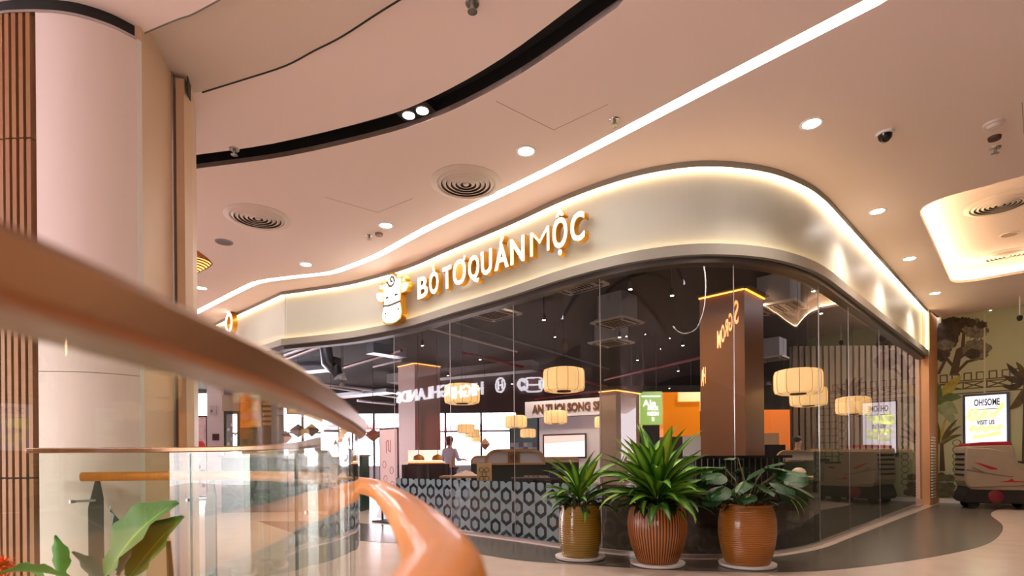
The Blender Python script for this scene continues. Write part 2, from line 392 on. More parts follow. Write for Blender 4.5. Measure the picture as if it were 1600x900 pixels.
MB().ribbon([tuple(pA), tuple(pA+Vector((.012, .03)))], -.02, ZT, -.004, .05).build('corner_trim', M['white'], col)
gm = mat('groove_grey', rgb(196, 172, 164), .5)
MB().ribbon([tuple(pB+Vector((-.05, .03))), tuple(pC+Vector((-.05, .05)))], -.02, CZ-.03, 0, .05).build('groove_cladding', gm, col)
MB().ribbon([tuple(pB), tuple(pB+Vector((-.01, .02)))], -.02, CZ-.03, -.012, .05).build('corner_trim', M['steel'], col)
MB().ribbon([tuple(pC), tuple(pD)], -.02, CZ-.1, 0, .06).build('beige_cladding', M['beige_panel'], col)
MB().ribbon([tuple(pD), tuple(pD+Vector((-.25, .5)))], -.02, CZ-.04, 0, .06).build('beige_cladding', M['beige_panel'], col)
MB().ribbon([tuple(pC+Vector((.02, .01))), tuple(pD+Vector((-.005, -.01)))], CZ-.2, CZ-.07, -.006, -.001).build('vent_slot', M['black'], col)
MB().prism([tuple(q) for q in offset(back+arc, .12)]+[tuple(pB), tuple(pC+Vector((-.08, .05))), (-3.2, 5.1), (-5, 5.1)], 0, CZ-.16).build('core', gm, col)

# ------------------------------------------------------------------ curved glass balustrade and its timber handrail
G = spline([(-.215, -2.2), (-.212, -1.2), (-.208, -.4), (-.207, .05), (-.212, .42), (-.25, .70), (-.315, 1.06), (-.385, 1.36), (-.53, 1.755), (-.74, 2.15), (-1.03, 2.67), (-1.33, 3.02), (-1.7, 3.28), (-2.12, 3.39), (-2.5, 3.36), (-2.87, 3.26)], 6)
gb = thing('glass_balustrade', (*G[20], 0), 'curved glass balustrade with bronze cap rail sweeping round the planted bay', 'balustrade')
Gs = along(G, .04); n = len(Gs)
nj = min(range(n), key=lambda i: math.dist(Gs[i], (-.05, 1.36)))
bx = lambda px: min(range(nj+14, n), key=lambda i: abs(Gs[i][0]/Gs[i][1]-ray(px, HY)[0]))
jj = [0, 46, nj+8, bx(462), bx(294), n-1]
for a, b in zip(jj, jj[1:]):
    MB().ribbon(Gs[a:b+1], .03, 1.142, -.006, .006).build('pane', M['bglass'], gb, smooth=True)
    if 0 < a: MB().box((*Gs[a], .58), (.004, .016, 1.1), rot_to(Vector(Gs[a+1])-Vector(Gs[a]))).build('pane_edge', mat('glass_edge', rgb(60, 100, 84), .2), gb)
MB().ribbon(Gs, 1.138, 1.17, -.024, .024).build('cap_rail', M['cap'], gb, smooth=True, bevel=.006)
MB().ribbon(Gs, .0, .06, -.025, .025).build('base_channel', M['steel'], gb, smooth=True)
# handrail runs on the concourse side; G is walked away from the camera, so its right side is d<0
Hn = offset(Gs, -.075); Hp = []
for i, q in enumerate(Hn):
    y = Gs[i][1]; w = max(0, min(1, (1.25-y)/.85)); Hp.append(tuple(Vector(q)+Vector((.085*w, 0))))
hd = thing('handrail', (*Hp[30], 0), 'honey-brown timber handrail running outside the curved glass balustrade', 'handrail')
hr = [(p[0], p[1], .992) for p in Hp[6:-6]]
MB().tube([hr[0]]+hr+[hr[-1]], [.006]+[.029]*len(hr)+[.006], 14, sx=1.15).build('rail', M['rail_wood'], hd, smooth=True)
pm = mat('post_grey', rgb(92, 90, 80), .45, .5)
for px in (137, 327, 515):
    i = min(range(nj+14, n-8), key=lambda k: abs(Hp[k][0]/Hp[k][1]-ray(px, HY)[0])); q = Vector(Hp[i]); d = (Vector(Hp[i+1])-q).normalized(); w = Vector((-d.y, d.x))
    P = lambda s, z: (q.x+d.x*s, q.y+d.y*s, z)
    mb = MB(); prof = [(-.03, 0), (.05, 0), (.05, .80), (.012, .965), (-.012, .965), (-.03, .86)]
    vs = [Vector(P(s, z))+Vector((w.x, w.y, 0))*t for t in (-.006, .006) for s, z in prof]; k = len(prof)
    mb.add(vs, [list(range(k))[::-1], list(range(k, 2*k))]+[(a, (a+1) % k, k+(a+1) % k, k+a) for a in range(k)])
    po = mb.build('post', pm, hd)
    g = Vector(Gs[i]); r0, r1 = Vector((*(q+d*.01), .845)), Vector((g.x, g.y, .845))+Vector((d.x, d.y, 0))*.10
    MB().tube([r0, r1], .008, 8).lathe((r1.x, r1.y, .833), [(.002, 0), (.016, .004), (.016, .02), (.002, .024)], 12).build('standoff', M['steel'], po, smooth=True)

# ------------------------------------------------------------------ leaves
def leafmesh(name, L, W, droop, fold=.25, segs=8, tip=.6, curl=0.0, base=.25, wave=0.0):
    """strap or oval leaf along +X rising to +Z then arching over; folded along its midrib, UV u across, v along"""
    mb = MB(); rows = []; x = z = 0.0; a = 0.0
    for i in range(segs+1):
        t = i/segs; wd_ = W*(base+(1-base)*min(1, t/.35))*(1 if t < tip else max(.02, 1-((t-tip)/(1-tip))**1.6))
        rows.append((x, z, wd_, a)); a -= droop/segs*(0.4+1.2*t); x += L/segs*cos(a); z += L/segs*sin(a)
    vs = []; fs = []; uv = []
    for i, (x, z, w, a) in enumerate(rows):
        k = fold*w; wv = wave*sin(i*2.1)
        for s in (-1, -.5, 0, .5, 1):
            up = abs(s)*k+wv*s; vs.append((x-up*sin(a), s*w/2, z+up*cos(a)))
    for i in range(segs):
        for s in range(4):
            fs.append((i*5+s, (i+1)*5+s, (i+1)*5+s+1, i*5+s+1)); q = lambda r, c: (c/4, r/segs); uv.append([q(i, s), q(i+1, s), q(i+1, s+1), q(i, s+1)])
    mb.add(vs, fs, uv); me = mb.mesh(name); me.polygons.foreach_set('use_smooth', [True]*len(me.polygons)); return me
def leafmat(name, edge, mid, rough=.35, wide=.5, vein=0.0, trans=.25):
    m = bpy.data.materials.new(name); m.use_nodes = True; nt = m.node_tree; b = nt.nodes['Principled BSDF']; L = nt.links.new; N = nt.nodes.new
    uv = N('ShaderNodeUVMap'); sp = N('ShaderNodeSeparateXYZ'); L(uv.outputs[0], sp.inputs[0])
    s = N('ShaderNodeMath'); s.operation = 'SUBTRACT'; s.inputs[1].default_value = .5; L(sp.outputs[0], s.inputs[0])
    ab = N('ShaderNodeMath'); ab.operation = 'ABSOLUTE'; L(s.outputs[0], ab.inputs[0])
    cr = N('ShaderNodeValToRGB'); e = cr.color_ramp.elements; e[0].position = 0; e[0].color = (*mid, 1); e[1].position = wide; e[1].color = (*edge, 1)
    x = cr.color_ramp.elements.new(.04 if vein else wide*.45); x.color = (*(edge if vein else mid), 1)
    L(ab.outputs[0], cr.inputs[0]); L(cr.outputs[0], b.inputs['Base Color']); b.inputs['Roughness'].default_value = rough
    return m
M['drac'] = leafmat('dracaena_leaf', rgb(40, 92, 18), rgb(122, 170, 50), .42, .34)
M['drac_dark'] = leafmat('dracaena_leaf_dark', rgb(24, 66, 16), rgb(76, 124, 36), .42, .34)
M['drac_pale'] = leafmat('dracaena_leaf_pale', rgb(84, 130, 24), rgb(166, 190, 60), .42, .4)
M['monstera'] = leafmat('monstera_leaf', rgb(22, 70, 22), rgb(64, 116, 44), .45, .5, 1)
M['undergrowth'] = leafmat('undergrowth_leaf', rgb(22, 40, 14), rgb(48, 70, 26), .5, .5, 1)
M['fig'] = leafmat('fig_leaf', rgb(64, 104, 2), rgb(130, 160, 30), .65, .5, 1)
M['fig_bright'] = leafmat('bright_leaf', rgb(4, 120, 6), rgb(40, 150, 24), .6, .5, 1)
M['fig_dark'] = leafmat('bluish_leaf', rgb(58, 84, 66), rgb(90, 110, 90), .45, .5, 1)
M['soil'] = mat('soil', rgb(38, 28, 20), .9, noise=.4, nscale=40)
M['stem'] = mat('stem', rgb(86, 78, 40), .6)

def pot(name, loc, prof, m, rib=None, label=None, n=48, ripple=0, rn=48):
    t = thing(name, loc, label, 'plant')
    MB().lathe(loc, [(.02, .0), (.24, 0), (.265, .012), (.27, .035), (.255, .035), (.02, .022)], 40).build('saucer', M['white'], t, smooth=True)
    MB().lathe((loc[0], loc[1], .03), prof, n, ripple, rn).build('pot', m, t, smooth=True)
    zt = .03+prof[-3][1]; MB().lathe((loc[0], loc[1], zt-.06), [(.001, .02), (prof[-3][0]*.6, .015), (prof[-3][0]*.95, 0)], 24).build('soil', M['soil'], t)
    return t, zt-.05
def put_leaf(me, m, t, p, az, el, s=1, roll=0):
    o = bpy.data.objects.new('leaf', me); COL.objects.link(o); o.parent = t
    if not me.materials: me.materials.append(m)
    o.location = Vector(p)-t.location; o.rotation_euler = (Matrix.Rotation(az, 3, 'Z')@Matrix.Rotation(-el, 3, 'Y')@Matrix.Rotation(roll, 3, 'X')).to_euler()
    o.scale = (s, s, s)
    if o.data.materials and o.data.materials[0] != m:
        o.material_slots[0].link = 'OBJECT'; o.material_slots[0].material = m
    return o
def ribmat(name, a, b, scale, direction, rough=.35, coat=.4, dist=0.0, bump=.5):
    m = bpy.data.materials.new(name); m.use_nodes = True; nt = m.node_tree; bs = nt.nodes['Principled BSDF']; L = nt.links.new; N = nt.nodes.new
    tc = N('ShaderNodeTexCoord'); w = N('ShaderNodeTexWave'); w.bands_direction = direction; w.inputs['Scale'].default_value = scale; w.inputs['Distortion'].default_value = dist; w.inputs['Detail Scale'].default_value = .8
    L(tc.outputs['UV'], w.inputs[0]); cr = N('ShaderNodeValToRGB'); cr.color_ramp.elements[0].color = (*a, 1); cr.color_ramp.elements[1].color = (*b, 1)
    L(w.outputs[0], cr.inputs[0]); L(cr.outputs[0], bs.inputs['Base Color']); bs.inputs['Roughness'].default_value = rough; bs.inputs['Coat Weight'].default_value = coat
    bp = N('ShaderNodeBump'); bp.inputs['Strength'].default_value = bump; bp.inputs['Distance'].default_value = .01; L(w.outputs[0], bp.inputs['Height']); L(bp.outputs[0], bs.inputs['Normal'])
    return m
dr = [leafmesh('leaf', .62, .112, d, .22, 9, .5) for d in (.5, .8, 1.1, 1.5)]
def dracaena(t, c, zt, n, Lr, spread, seed, canes):
    rnd = random.Random(seed)
    for k in range(canes):
        a = 2*pi*k/canes+.3; MB().tube([(c[0]+.05*cos(a), c[1]+.05*sin(a), zt-.03), (c[0]+.08*cos(a), c[1]+.08*sin(a), zt+.18)], .014, 6).build('cane', M['stem'], t)
    for i in range(n):
        az = i*2.399+rnd.uniform(-.3, .3); f = i/n
        el = R(82-72*f**.8)+rnd.uniform(-.12, .12); rr = .02+.09*f
        z = zt+.16*(1-f)+rnd.uniform(-.02, .1)
        sc = Lr*(1.0-.3*f*f)*rnd.uniform(.78, 1.1)
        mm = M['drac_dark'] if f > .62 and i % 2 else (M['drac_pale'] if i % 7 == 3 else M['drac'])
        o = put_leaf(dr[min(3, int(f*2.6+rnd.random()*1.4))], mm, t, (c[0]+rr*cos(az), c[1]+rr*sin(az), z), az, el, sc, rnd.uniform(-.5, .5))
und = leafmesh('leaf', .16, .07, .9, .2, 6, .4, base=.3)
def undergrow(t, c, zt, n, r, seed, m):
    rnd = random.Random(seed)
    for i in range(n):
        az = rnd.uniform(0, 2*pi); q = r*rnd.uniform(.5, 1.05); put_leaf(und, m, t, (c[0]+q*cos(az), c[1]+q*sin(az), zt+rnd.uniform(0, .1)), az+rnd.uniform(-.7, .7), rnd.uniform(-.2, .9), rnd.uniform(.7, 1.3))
# left pot: glossy olive glaze
c1 = onz(907, 873, 0); c1 = (c1.x, c1.y+.02, 0)
t1, z1 = pot('potted_dracaena', c1, [(.01, 0), (.185, 0), (.2, .02), (.225, .16), (.232, .30), (.222, .44), (.205, .52), (.212, .54), (.2, .55), (.185, .53), (.18, .45)], ribmat('olive_glaze', rgb(126, 96, 14), rgb(160, 124, 24), 18, 'Y', .22, .8, 1.0, .25), label='striped dracaena in a glossy olive-yellow pot, smallest of the three planters')
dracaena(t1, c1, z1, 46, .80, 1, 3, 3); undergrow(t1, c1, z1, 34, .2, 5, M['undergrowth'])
# middle pot: vertical ribs
c2 = onz(1028, 883, 0); c2 = (c2.x, c2.y+.02, 0)
t2, z2 = pot('potted_dracaena', c2, [(.01, 0), (.19, 0), (.205, .02), (.25, .15), (.285, .30), (.29, .40), (.275, .5), (.255, .555), (.262, .57), (.25, .58), (.235, .56), (.22, .48)], ribmat('ribbed_glaze', rgb(190, 112, 46), rgb(40, 20, 8), 18.85, 'X', .32, .35, 0, .4), label='large dracaena in a brown pot with vertical ribs, middle of the three planters', n=240, ripple=.010, rn=60)
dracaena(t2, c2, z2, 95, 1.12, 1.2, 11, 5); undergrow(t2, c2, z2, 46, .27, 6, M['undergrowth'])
# right pot: swirling grooves, monstera
c3 = onz(1169, 885, 0); c3 = (c3.x, c3.y+.02, 0)
t3, z3 = pot('potted_monstera', c3, [(.01, 0), (.2, 0), (.215, .02), (.25, .15), (.272, .30), (.27, .42), (.25, .53), (.235, .565), (.243, .58), (.23, .59), (.215, .57), (.2, .5)], ribmat('swirl_glaze', rgb(126, 72, 14), rgb(184, 112, 30), 26, 'Y', .32, .4, 4.0, .35), label='monstera plant in an amber pot with swirling grooves, rightmost of the three planters')
def monstera_mesh():
    mb = MB(); rows = 13; L = .3
    for s in (-1, 1):
        for i in range(rows-1):
            t0, t1_ = i/rows, (i+.72)/rows if 2 < i < 11 else (i+1)/rows
            def w(t): return .15*math.sin(pi*min(1, (t+.12)/1.12))**.6*(1 if t < .55 else 1-.75*((t-.55)/.45)**1.5)
            cut = .35 if 2 < i < 11 else 1
            q = [(t0*L, 0, 0), (t1_*L, 0, 0), (t1_*L+.03*(t1_), s*w(t1_)*1.0, -.03), (t0*L+.02*t0-.02, s*w(t0), -.03)]
            full = [(t0*L, 0, 0), ((i+1)/rows*L, 0, 0), ((i+1)/rows*L, s*w((i+1)/rows)*.35, .006), (t0*L, s*w(t0)*.35, .006)]
            mb.add(full, [(0, 1, 2, 3)], [[(.5, t0), (.5, t0), (.5+s*.16, t0), (.5+s*.16, t0)]])
            m1, m0 = full[2] if cut == 1 else (t1_*L, s*w(t1_)*.35, .006), full[3]
            mb.add([m0, m1, q[2], q[3]], [(0, 1, 2, 3)], [[(.5+s*.16, t0), (.5+s*.16, t0), (.5+s*.5, t0), (.5+s*.5, t0)]])
    return mb.mesh('leaf')
mon = monstera_mesh(); rnd = random.Random(4)
mons = [(20, .52, .42, -.2), (-35, .46, .46, -.1), (75, .4, .5, -.2), (160, .5, .36, -.3), (200, .46, .44, -.3), (240, .34, .34, -.4), (300, .42, .36, -.3), (-80, .36, .3, -.2), (120, .36, .5, -.2), (45, .30, .3, -.2), (-15, .34, .24, -.3), (185, .34, .22, -.4), (-110, .4, .2, -.3), (10, .62, .2, -.4), (330, .55, .3, -.3), (100, .2, .62, 0), (-55, .3, .5, .1), (5, .3, .52, .2), (150, .3, .5, .1), (-100, .22, .42, .2), (60, .5, .2, -.4), (-5, .5, .34, -.1), (215, .5, .28, -.3)]
for k, (az, rr, hh, tilt) in enumerate(mons):
    a = R(az); p = Vector((c3[0]+rr*.7*cos(a), c3[1]+rr*.7*sin(a), z3+hh*.8))
    MB().tube([(c3[0]+.05*cos(a), c3[1]+.05*sin(a), z3), (c3[0]+rr*.35*cos(a), c3[1]+rr*.35*sin(a), z3+hh*.55), tuple(p)], .006, 5).build('leaf_stalk', M['stem'], t3)
    put_leaf(mon, M['monstera'], t3, p, a+rnd.uniform(-.4, .4), tilt+rnd.uniform(-.25, .1), rnd.uniform(.6, .9), rnd.uniform(-.5, .5))
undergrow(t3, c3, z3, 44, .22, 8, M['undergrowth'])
palm = leafmesh('leaf', .3, .02, .8, .1, 6, .5)
for k in range(5): put_leaf(palm, M['drac_pale'], t3, (c3[0]+.38, c3[1]-.02, z3+.18-.012*k), R(-12+9*k), R(4-9*k), 1.0)

# ------------------------------------------------------------------ foreground plants inside the glass bay
pc = (-1.22, 1.95)
fp = thing('potted_fig', (*pc, 0), 'broad-leaved fig plant behind the near glass of the balustrade', 'plant')
MB().lathe((*pc, 0), [(.01, 0), (.14, 0), (.15, .02), (.19, .38), (.2, .4), (.18, .4), (.17, .34), (.01, .33)], 28).build('pot', M['white'], fp, smooth=True)
MB().tube([(*pc, .33), (pc[0]+.01, pc[1], .6), (pc[0], pc[1], .80)], [.014, .012, .008], 7).build('stem', M['stem'], fp, smooth=True)
big_ = [leafmesh('leaf', .26, .125, d, .16, 10, .55, base=.3, wave=.006) for d in (.2, .6, 1.3)]
def leaf_to(me, m, t, a, b, Y0, Y1, roll=0):
    """leaf from the photo's base pixel to its tip pixel at the given depths"""
    p, q = at(*a, Y0), at(*b, Y1); d = q-p
    e_ = max(me.vertices, key=lambda v: v.co.x*v.co.x+v.co.z*v.co.z).co; ch = math.hypot(e_.x, e_.z)
    put_leaf(me, m, t, p, math.atan2(d.y, d.x), math.asin(d.z/d.length)-math.atan2(e_.z, e_.x)*cos(roll), d.length/ch, roll)
leaf_to(big_[1], M['fig'], fp, (166, 905), (232, 782), 1.9, 1.75, 1.25)
leaf_to(big_[0], M['fig'], fp, (200, 905), (277, 806), 1.85, 1.8, 1.2)
leaf_to(big_[0], M['fig_dark'], fp, (178, 890), (182, 790), 2.0, 2.15, 1.3)
leaf_to(big_[0], M['fig_dark'], fp, (186, 900), (224, 822), 2.0, 2.1, -1.2)
leaf_to(big_[0], M['fig_dark'], fp, (165, 925), (118, 860), 2.0, 2.0, 1.2)
bp_ = thing('leafy_plant', (-1.58, 1.9, 0), 'vivid green leafy plant low in the corner below the slatted column', 'plant')
MB().lathe((-1.58, 1.9, 0), [(.01, 0), (.13, 0), (.14, .02), (.17, .34), (.18, .36), (.16, .36), (.15, .3), (.01, .3)], 24).build('pot', M['white'], bp_, smooth=True)
MB().tube([(-1.58, 1.9, .3), (-1.58, 1.9, .68)], .009, 6).build('stem', M['stem'], bp_)
leaf_to(big_[0], M['fig_bright'], bp_, (92, 905), (91, 835), 1.9, 1.9, 1.4)
leaf_to(big_[1], M['fig_bright'], bp_, (112, 905), (5, 892), 1.85, 1.8, .5)
leaf_to(big_[0], M['fig_bright'], bp_, (85, 920), (30, 880), 1.95, 2.0, .9)
fl = thing('orange_flower_plant', (-1.78, 1.85, 0), 'plant with a spiky orange flower head at the bottom corner below the slats', 'plant')
MB().lathe((-1.78, 1.85, 0), [(.01, 0), (.1, 0), (.11, .02), (.13, .3), (.11, .3), (.01, .27)], 24).build('pot', M['white'], fl, smooth=True)
fc = at(2, 884, 1.85); MB().tube([(-1.78, 1.85, .27), tuple(fc)], .006, 6).build('stem', M['stem'], fl)
om = mat('orange_petal', rgb(226, 92, 20), .5, emit=None); pet = leafmesh('petal', .055, .014, .3, .2, 4, .4)
for i in range(90):
    a = i*2.4; e2 = math.asin(1-2*(i+.5)/90); o = put_leaf(pet, om, fl, fc, a, e2, .6+.5*random.random()); o.name = 'petal'

# ------------------------------------------------------------------ flat work on vertical planes
class Plane:
    """vertical plane through p0 with rightward direction d as seen by the viewer; outward normal to the viewer's side"""
    def __init__(s, p0, d):
        s.p = Vector((p0[0], p0[1], 0)); d = Vector((d[0], d[1])).normalized(); s.d = Vector((d.x, d.y, 0)); s.n = Vector((d.y, -d.x, 0))
        s.M = Matrix(((s.d.x, 0, s.n.x, s.p.x), (s.d.y, 0, s.n.y, s.p.y), (0, 1, 0, 0), (0, 0, 0, 1)))
    def px(s, x, y, off=0):
        P = onplane(x, y, s.p+s.n*off, s.n)-s.p; return (P.dot(s.d), P.z)
    def xyz(s, u, z, o=0): return s.p+s.d*u+s.n*o+Vector((0, 0, z))
    def plate(s, loops, d0, d1, name, m, parent=None):
        me = slab(loops, d0, d1, name); me.transform(s.M)
        if parent: me.transform(Matrix.Translation(-base_of(parent)))
        return link(name, me, m, parent)
    def strokes(s, lines, w, d0, d1, name, m, parent=None):
        mb = MB()
        for ln in lines:
            for a, b in zip(ln, ln[1:]):
                a, b = Vector(a), Vector(b); t = b-a
                if t.length < 1e-6: continue
                t.normalize(); q = Vector((-t.y, t.x))*w/2; e_ = t*w*.3
                mb.prism([tuple(a-e_-q), tuple(b+e_-q), tuple(b+e_+q), tuple(a-e_+q)], d0, d1)
        me = mb.mesh(name); me.transform(s.M)
        if parent: me.transform(Matrix.Translation(-base_of(parent)))
        return link(name, me, m, parent)
    def text(s, body, size, u, z, d0, depth, name, m, parent=None, bold=0, sx=1, flip=False, width=None, align='CENTER'):
        me = text(body, size, depth/2, name, bold, sx, align)
        xs = [v.co.x for v in me.vertices]
        if width: me.transform(Matrix.Diagonal((width/(max(xs)-min(xs)), 1, 1, 1)))
        if flip: me.transform(Matrix.Diagonal((-1, 1, 1, 1))); me.flip_normals()
        T = Matrix(((s.d.x, -s.n.x, 0, 0), (s.d.y, -s.n.y, 0, 0), (0, 0, 1, 0), (0, 0, 0, 1)))
        me.transform(T); me.transform(Matrix.Translation(s.xyz(u, z, d0+depth/2)))
        if parent: me.transform(Matrix.Translation(-base_of(parent)))
        return link(name, me, m, parent)

# ------------------------------------------------------------------ shop sign
ld = (Vector((.86, 6.26))-Vector((-1.52, 8.68)))
SP = Plane((-1.52, 8.68), ld); SP.p += SP.n*-.1      # the fascia face
sg = thing('shop_sign', SP.xyz(1.6, 3.6, .05), 'illuminated white and gold shop lettering mounted on the curved fascia', 'sign')
for ch, x0, x1, yb in [('B', 653, 669, 466), ('Ò', 671, 686, 461), ('T', 692, 706, 453), ('Ơ', 708, 729, 447), ('Q', 732, 750, 439), ('U', 752, 770, 433), ('Á', 773, 796, 425), ('N', 798, 821, 416), ('M', 829, 860, 405), ('Ộ', 864, 888, 394), ('C', 892, 915, 385)]:
    u0, u1 = SP.px(x0, 420, .1)[0], SP.px(x1, 420, .1)[0]; zb = 3.59
    for dd, dp, nm, mm in ((.02, .085, 'letter', M['gold']), (.106, .008, 'face', M['sign'])):
        me = text(ch, .455, dp/2, nm, .006 if nm == 'face' else .012); me2 = me
        c0 = bpy.data.curves.new('t', 'FONT'); c0.body = ch; c0.size = .455; c0.extrude = dp/2; c0.offset = .006-.016*(ch == 'M') if nm == 'face' else .013-.016*(ch == 'M'); c0.align_x = 'CENTER'; c0.resolution_u = 3
        me = from_curve(c0, nm); me.transform(Matrix.Rotation(pi/2, 4, 'X')); xs = [v.co.x for v in me.vertices]; mid = (max(xs)+min(xs))/2
        me.transform(Matrix.Translation((-mid, 0, 0))); me.transform(Matrix.Diagonal(((u1-u0)*.93/(max(xs)-min(xs)), 1, 1, 1)))
        me.transform(Matrix(((SP.d.x, -SP.n.x, 0, 0), (SP.d.y, -SP.n.y, 0, 0), (0, 0, 1, 0), (0, 0, 0, 1))))
        me.transform(Matrix.Translation(SP.xyz((u0+u1)/2, zb, dd+dp/2)-sg.location)); bpy.data.meshes.remove(me2)
        if nm == 'letter': par = link('letter', me, mm, sg)
        else: link('face', me, mm, par)
# cow-head emblem
ca = lambda p: SP.px(590+p[0]/8.1, 415+p[1]/8.1, .1)
em = thing('emblem', SP.xyz(-.35, 3.4, .05), 'illuminated cow head emblem in white and gold left of the shop lettering', 'sign')
head = [(150, 245), (165, 540), (145, 600), (135, 680), (150, 740), (190, 768), (260, 765), (330, 735), (375, 690), (390, 610), (372, 470), (385, 160), (330, 168), (300, 125), (260, 105), (225, 125), (207, 180), (205, 230)]
ears = [[(60, 365), (100, 345), (156, 352), (158, 470), (130, 490), (90, 478), (65, 430)], [(378, 235), (470, 218), (475, 265), (440, 340), (378, 370)], [(103, 345), (103, 250), (118, 262), (132, 245), (152, 262), (154, 350)], [(384, 235), (405, 140), (424, 165), (432, 225)]]
def shrink(lp, k):
    cx, cy = sum(p[0] for p in lp)/len(lp), sum(p[1] for p in lp)/len(lp); return [(cx+(p[0]-cx)*k, cy+(p[1]-cy)*k) for p in lp]
for lp, k, nm in [(head, .92, 'head'), (ears[0], .78, 'ear'), (ears[1], .78, 'ear'), (ears[2], .5, 'horn'), (ears[3], .5, 'horn')]:
    b_ = SP.plate([[ca(p) for p in lp]], .02, .12 if nm == 'head' else .115, nm, M['gold'], em)
    SP.plate([[ca(p) for p in shrink(lp, k)]], .121, .127, 'face', M['sign'], b_)
ink = mat('emblem_ink', rgb(70, 54, 16), .6); 
for q in ([(165, 532), (230, 525), (300, 500), (370, 470)], [(195, 430), (220, 424)], [(308, 390), (338, 384)], [(207, 230), (230, 275), (262, 282), (290, 255), (300, 210), (285, 170), (262, 165), (248, 195), (258, 225), (275, 222)]): SP.strokes([[ca(p) for p in q]], .034, .128, .134, 'ink_line', ink, em)
SP.plate([[ca(p) for p in ellip(188, 625, 12, 14, 10)], [ca(p) for p in ellip(350, 568, 12, 14, 10)]], .128, .132, 'nostril', mat('nostril', rgb(90, 90, 90), .5), em)
SP.plate([[ca(p) for p in [(165, 728), (200, 755), (260, 750), (325, 722), (360, 690), (368, 700), (330, 735), (260, 764), (192, 766), (160, 745)]]], .1275, .133, 'chin', mat('chin', rgb(150, 160, 70), .5), em)
# golden sign edge further left on the fascia
d2 = Vector((-4.24, 10.15))-Vector((-6.05, 11.82)); LP = Plane((-6.05, 11.82), d2); LP.p += LP.n*-.1
ls = thing('neighbour_sign', LP.xyz(.3, 3.4, .05), 'gold edged letter of a neighbouring sign at the far left end of the fascia', 'sign')
q = LP.px(367, 506, .1); ol = [(q[0]+.2*x, q[1]+.24*y) for x, y in ellip(0, 0, 1, 1, 28)]; ih = [(q[0]+.10*x, q[1]+.13*y) for x, y in ellip(0, 0, 1, 1, 20)]
b_ = LP.plate([ol, ih], .02, .12, 'letter', M['gold'], ls); LP.plate([[(q[0]+(a-q[0])*.9, q[1]+(b-q[1])*.9) for a, b in ol], [(q[0]+(a-q[0])*1.18, q[1]+(b-q[1])*1.18) for a, b in ih]], .121, .128, 'face', M['sign'], b_)

# ------------------------------------------------------------------ ceiling fittings
def downlight(px, py, label, r=.095, c=None, w=60):
    c = Vector(c) if c else onz(px, py, CZ); t = thing('downlight', c, label, 'light', 'recessed ceiling downlights')
    MB().lathe(c, [(r*.8, .0), (r*.82, -.006), (r, -.008), (r*1.08, -.003), (r*1.08, 0)], 28).build('trim_ring', M['white'], t, smooth=True)
    MB().lathe(c, [(.001, -.003), (r*.4, -.003), (r*.8, -.003)], 24).build('lens', M['lamp'], t)
    spot('downlight_beam', c-Vector((0, 0, .02)), w, (1, .84, .72) if w < 100 else (1, .88, .86), 125, .07)
for px, py, l in [(1268, 193, 'large bright round downlight in the ceiling above the shop corner'), (822, 236, 'bright round downlight between the black slot and linear light strip'), (1371, 330, 'round downlight beside the fascia end, first along the corridor'), (1421, 404, 'round downlight beside the fascia end, second along the corridor'), (1461, 458, 'round downlight beside the fascia end, third along the corridor'),
                  (603, 352, 'round downlight above the cow emblem beside the small sensors'), (478, 413, 'round downlight left of the emblem near the bend of the light strip'), (315, 450, 'round downlight beside the column, farthest on the left'), (1548, 485, 'round downlight close to the mural wall')]:
    downlight(px, py, l)
for x_, y_, z_, l in [(-3.0, .2, CZ-.15, 'added fill downlight in the lower dropped ceiling before the column'), (-4.6, 1.6, CZ-.15, 'added fill downlight in the lower dropped ceiling left of the slatted column'), (-.9, -2.4, CZ, 'added fill downlight behind the camera above the handrail'), (-6.8, 6.6, CZ, 'added fill downlight behind the column on the left'), (-2.6, -3.2, CZ, 'added fill downlight far behind the camera')]: downlight(0, 0, l, .12, (x_, y_, z_), 230)  # out-of-view lamps with fittings, added to brighten the column and left ceiling
vm = mat('vent_white', rgb(222, 208, 198), .5); dk = mat('vent_dark', rgb(96, 84, 76), .8)
def vent(px, py, label, z=CZ, r=.40, parent=None):
    c = onz(px, py, z); t = thing('round_vent', c, label, 'vent', 'round ceiling air diffusers')
    MB().lathe(c, [(r*.80, -.012), (r*.84, -.022), (r*.94, -.012), (r, -.004), (r, 0)], 40).build('rim', vm, t, smooth=True)
    MB().lathe(c, [(.001, -.002), (r*.85, -.002)], 32).build('backing', dk, t)
    for k in range(5):
        q = r*(.16+.135*k); MB().lathe(c, [(q, -.024), (q+.036, -.006), (q+.040, -.006), (q+.008, -.026), (q, -.024)], 36).build('ring', vm, t, smooth=True)
    MB().lathe(c, [(.001, -.028), (r*.07, -.025), (r*.09, -.01)], 16).build('hub', vm, t, smooth=True)
vent(728, 286, 'round louvred ceiling diffuser above the shop lettering'); vent(403, 340, 'round louvred ceiling diffuser nearest the column on the left')
vent(1563, 319, 'round louvred diffuser in the recessed bay, the nearer one', CZ+.339); vent(1574, 399, 'round louvred diffuser in the recessed bay, the farther one', CZ+.339)
def dome(name, px, py, label, cat, parts, z=CZ):
    c = onz(px, py, z); t = thing(name, c, label, cat)
    for nm, prof, m in parts: MB().lathe(c, prof, 20).build(nm, m, t, smooth=True)
blk = M['black']; cr = mat('chrome', rgb(180, 176, 172), .25, 1)
dome('security_camera', 1383, 208, 'small black dome security camera on the ceiling right of the big downlight', 'camera', [('base', [(.001, -.02), (.075, -.02), (.08, 0)], M['white']), ('dome', [(.001, -.085), (.03, -.08), (.055, -.055), (.062, -.02)], mat('smoked_dome', rgb(24, 20, 20), .1))])
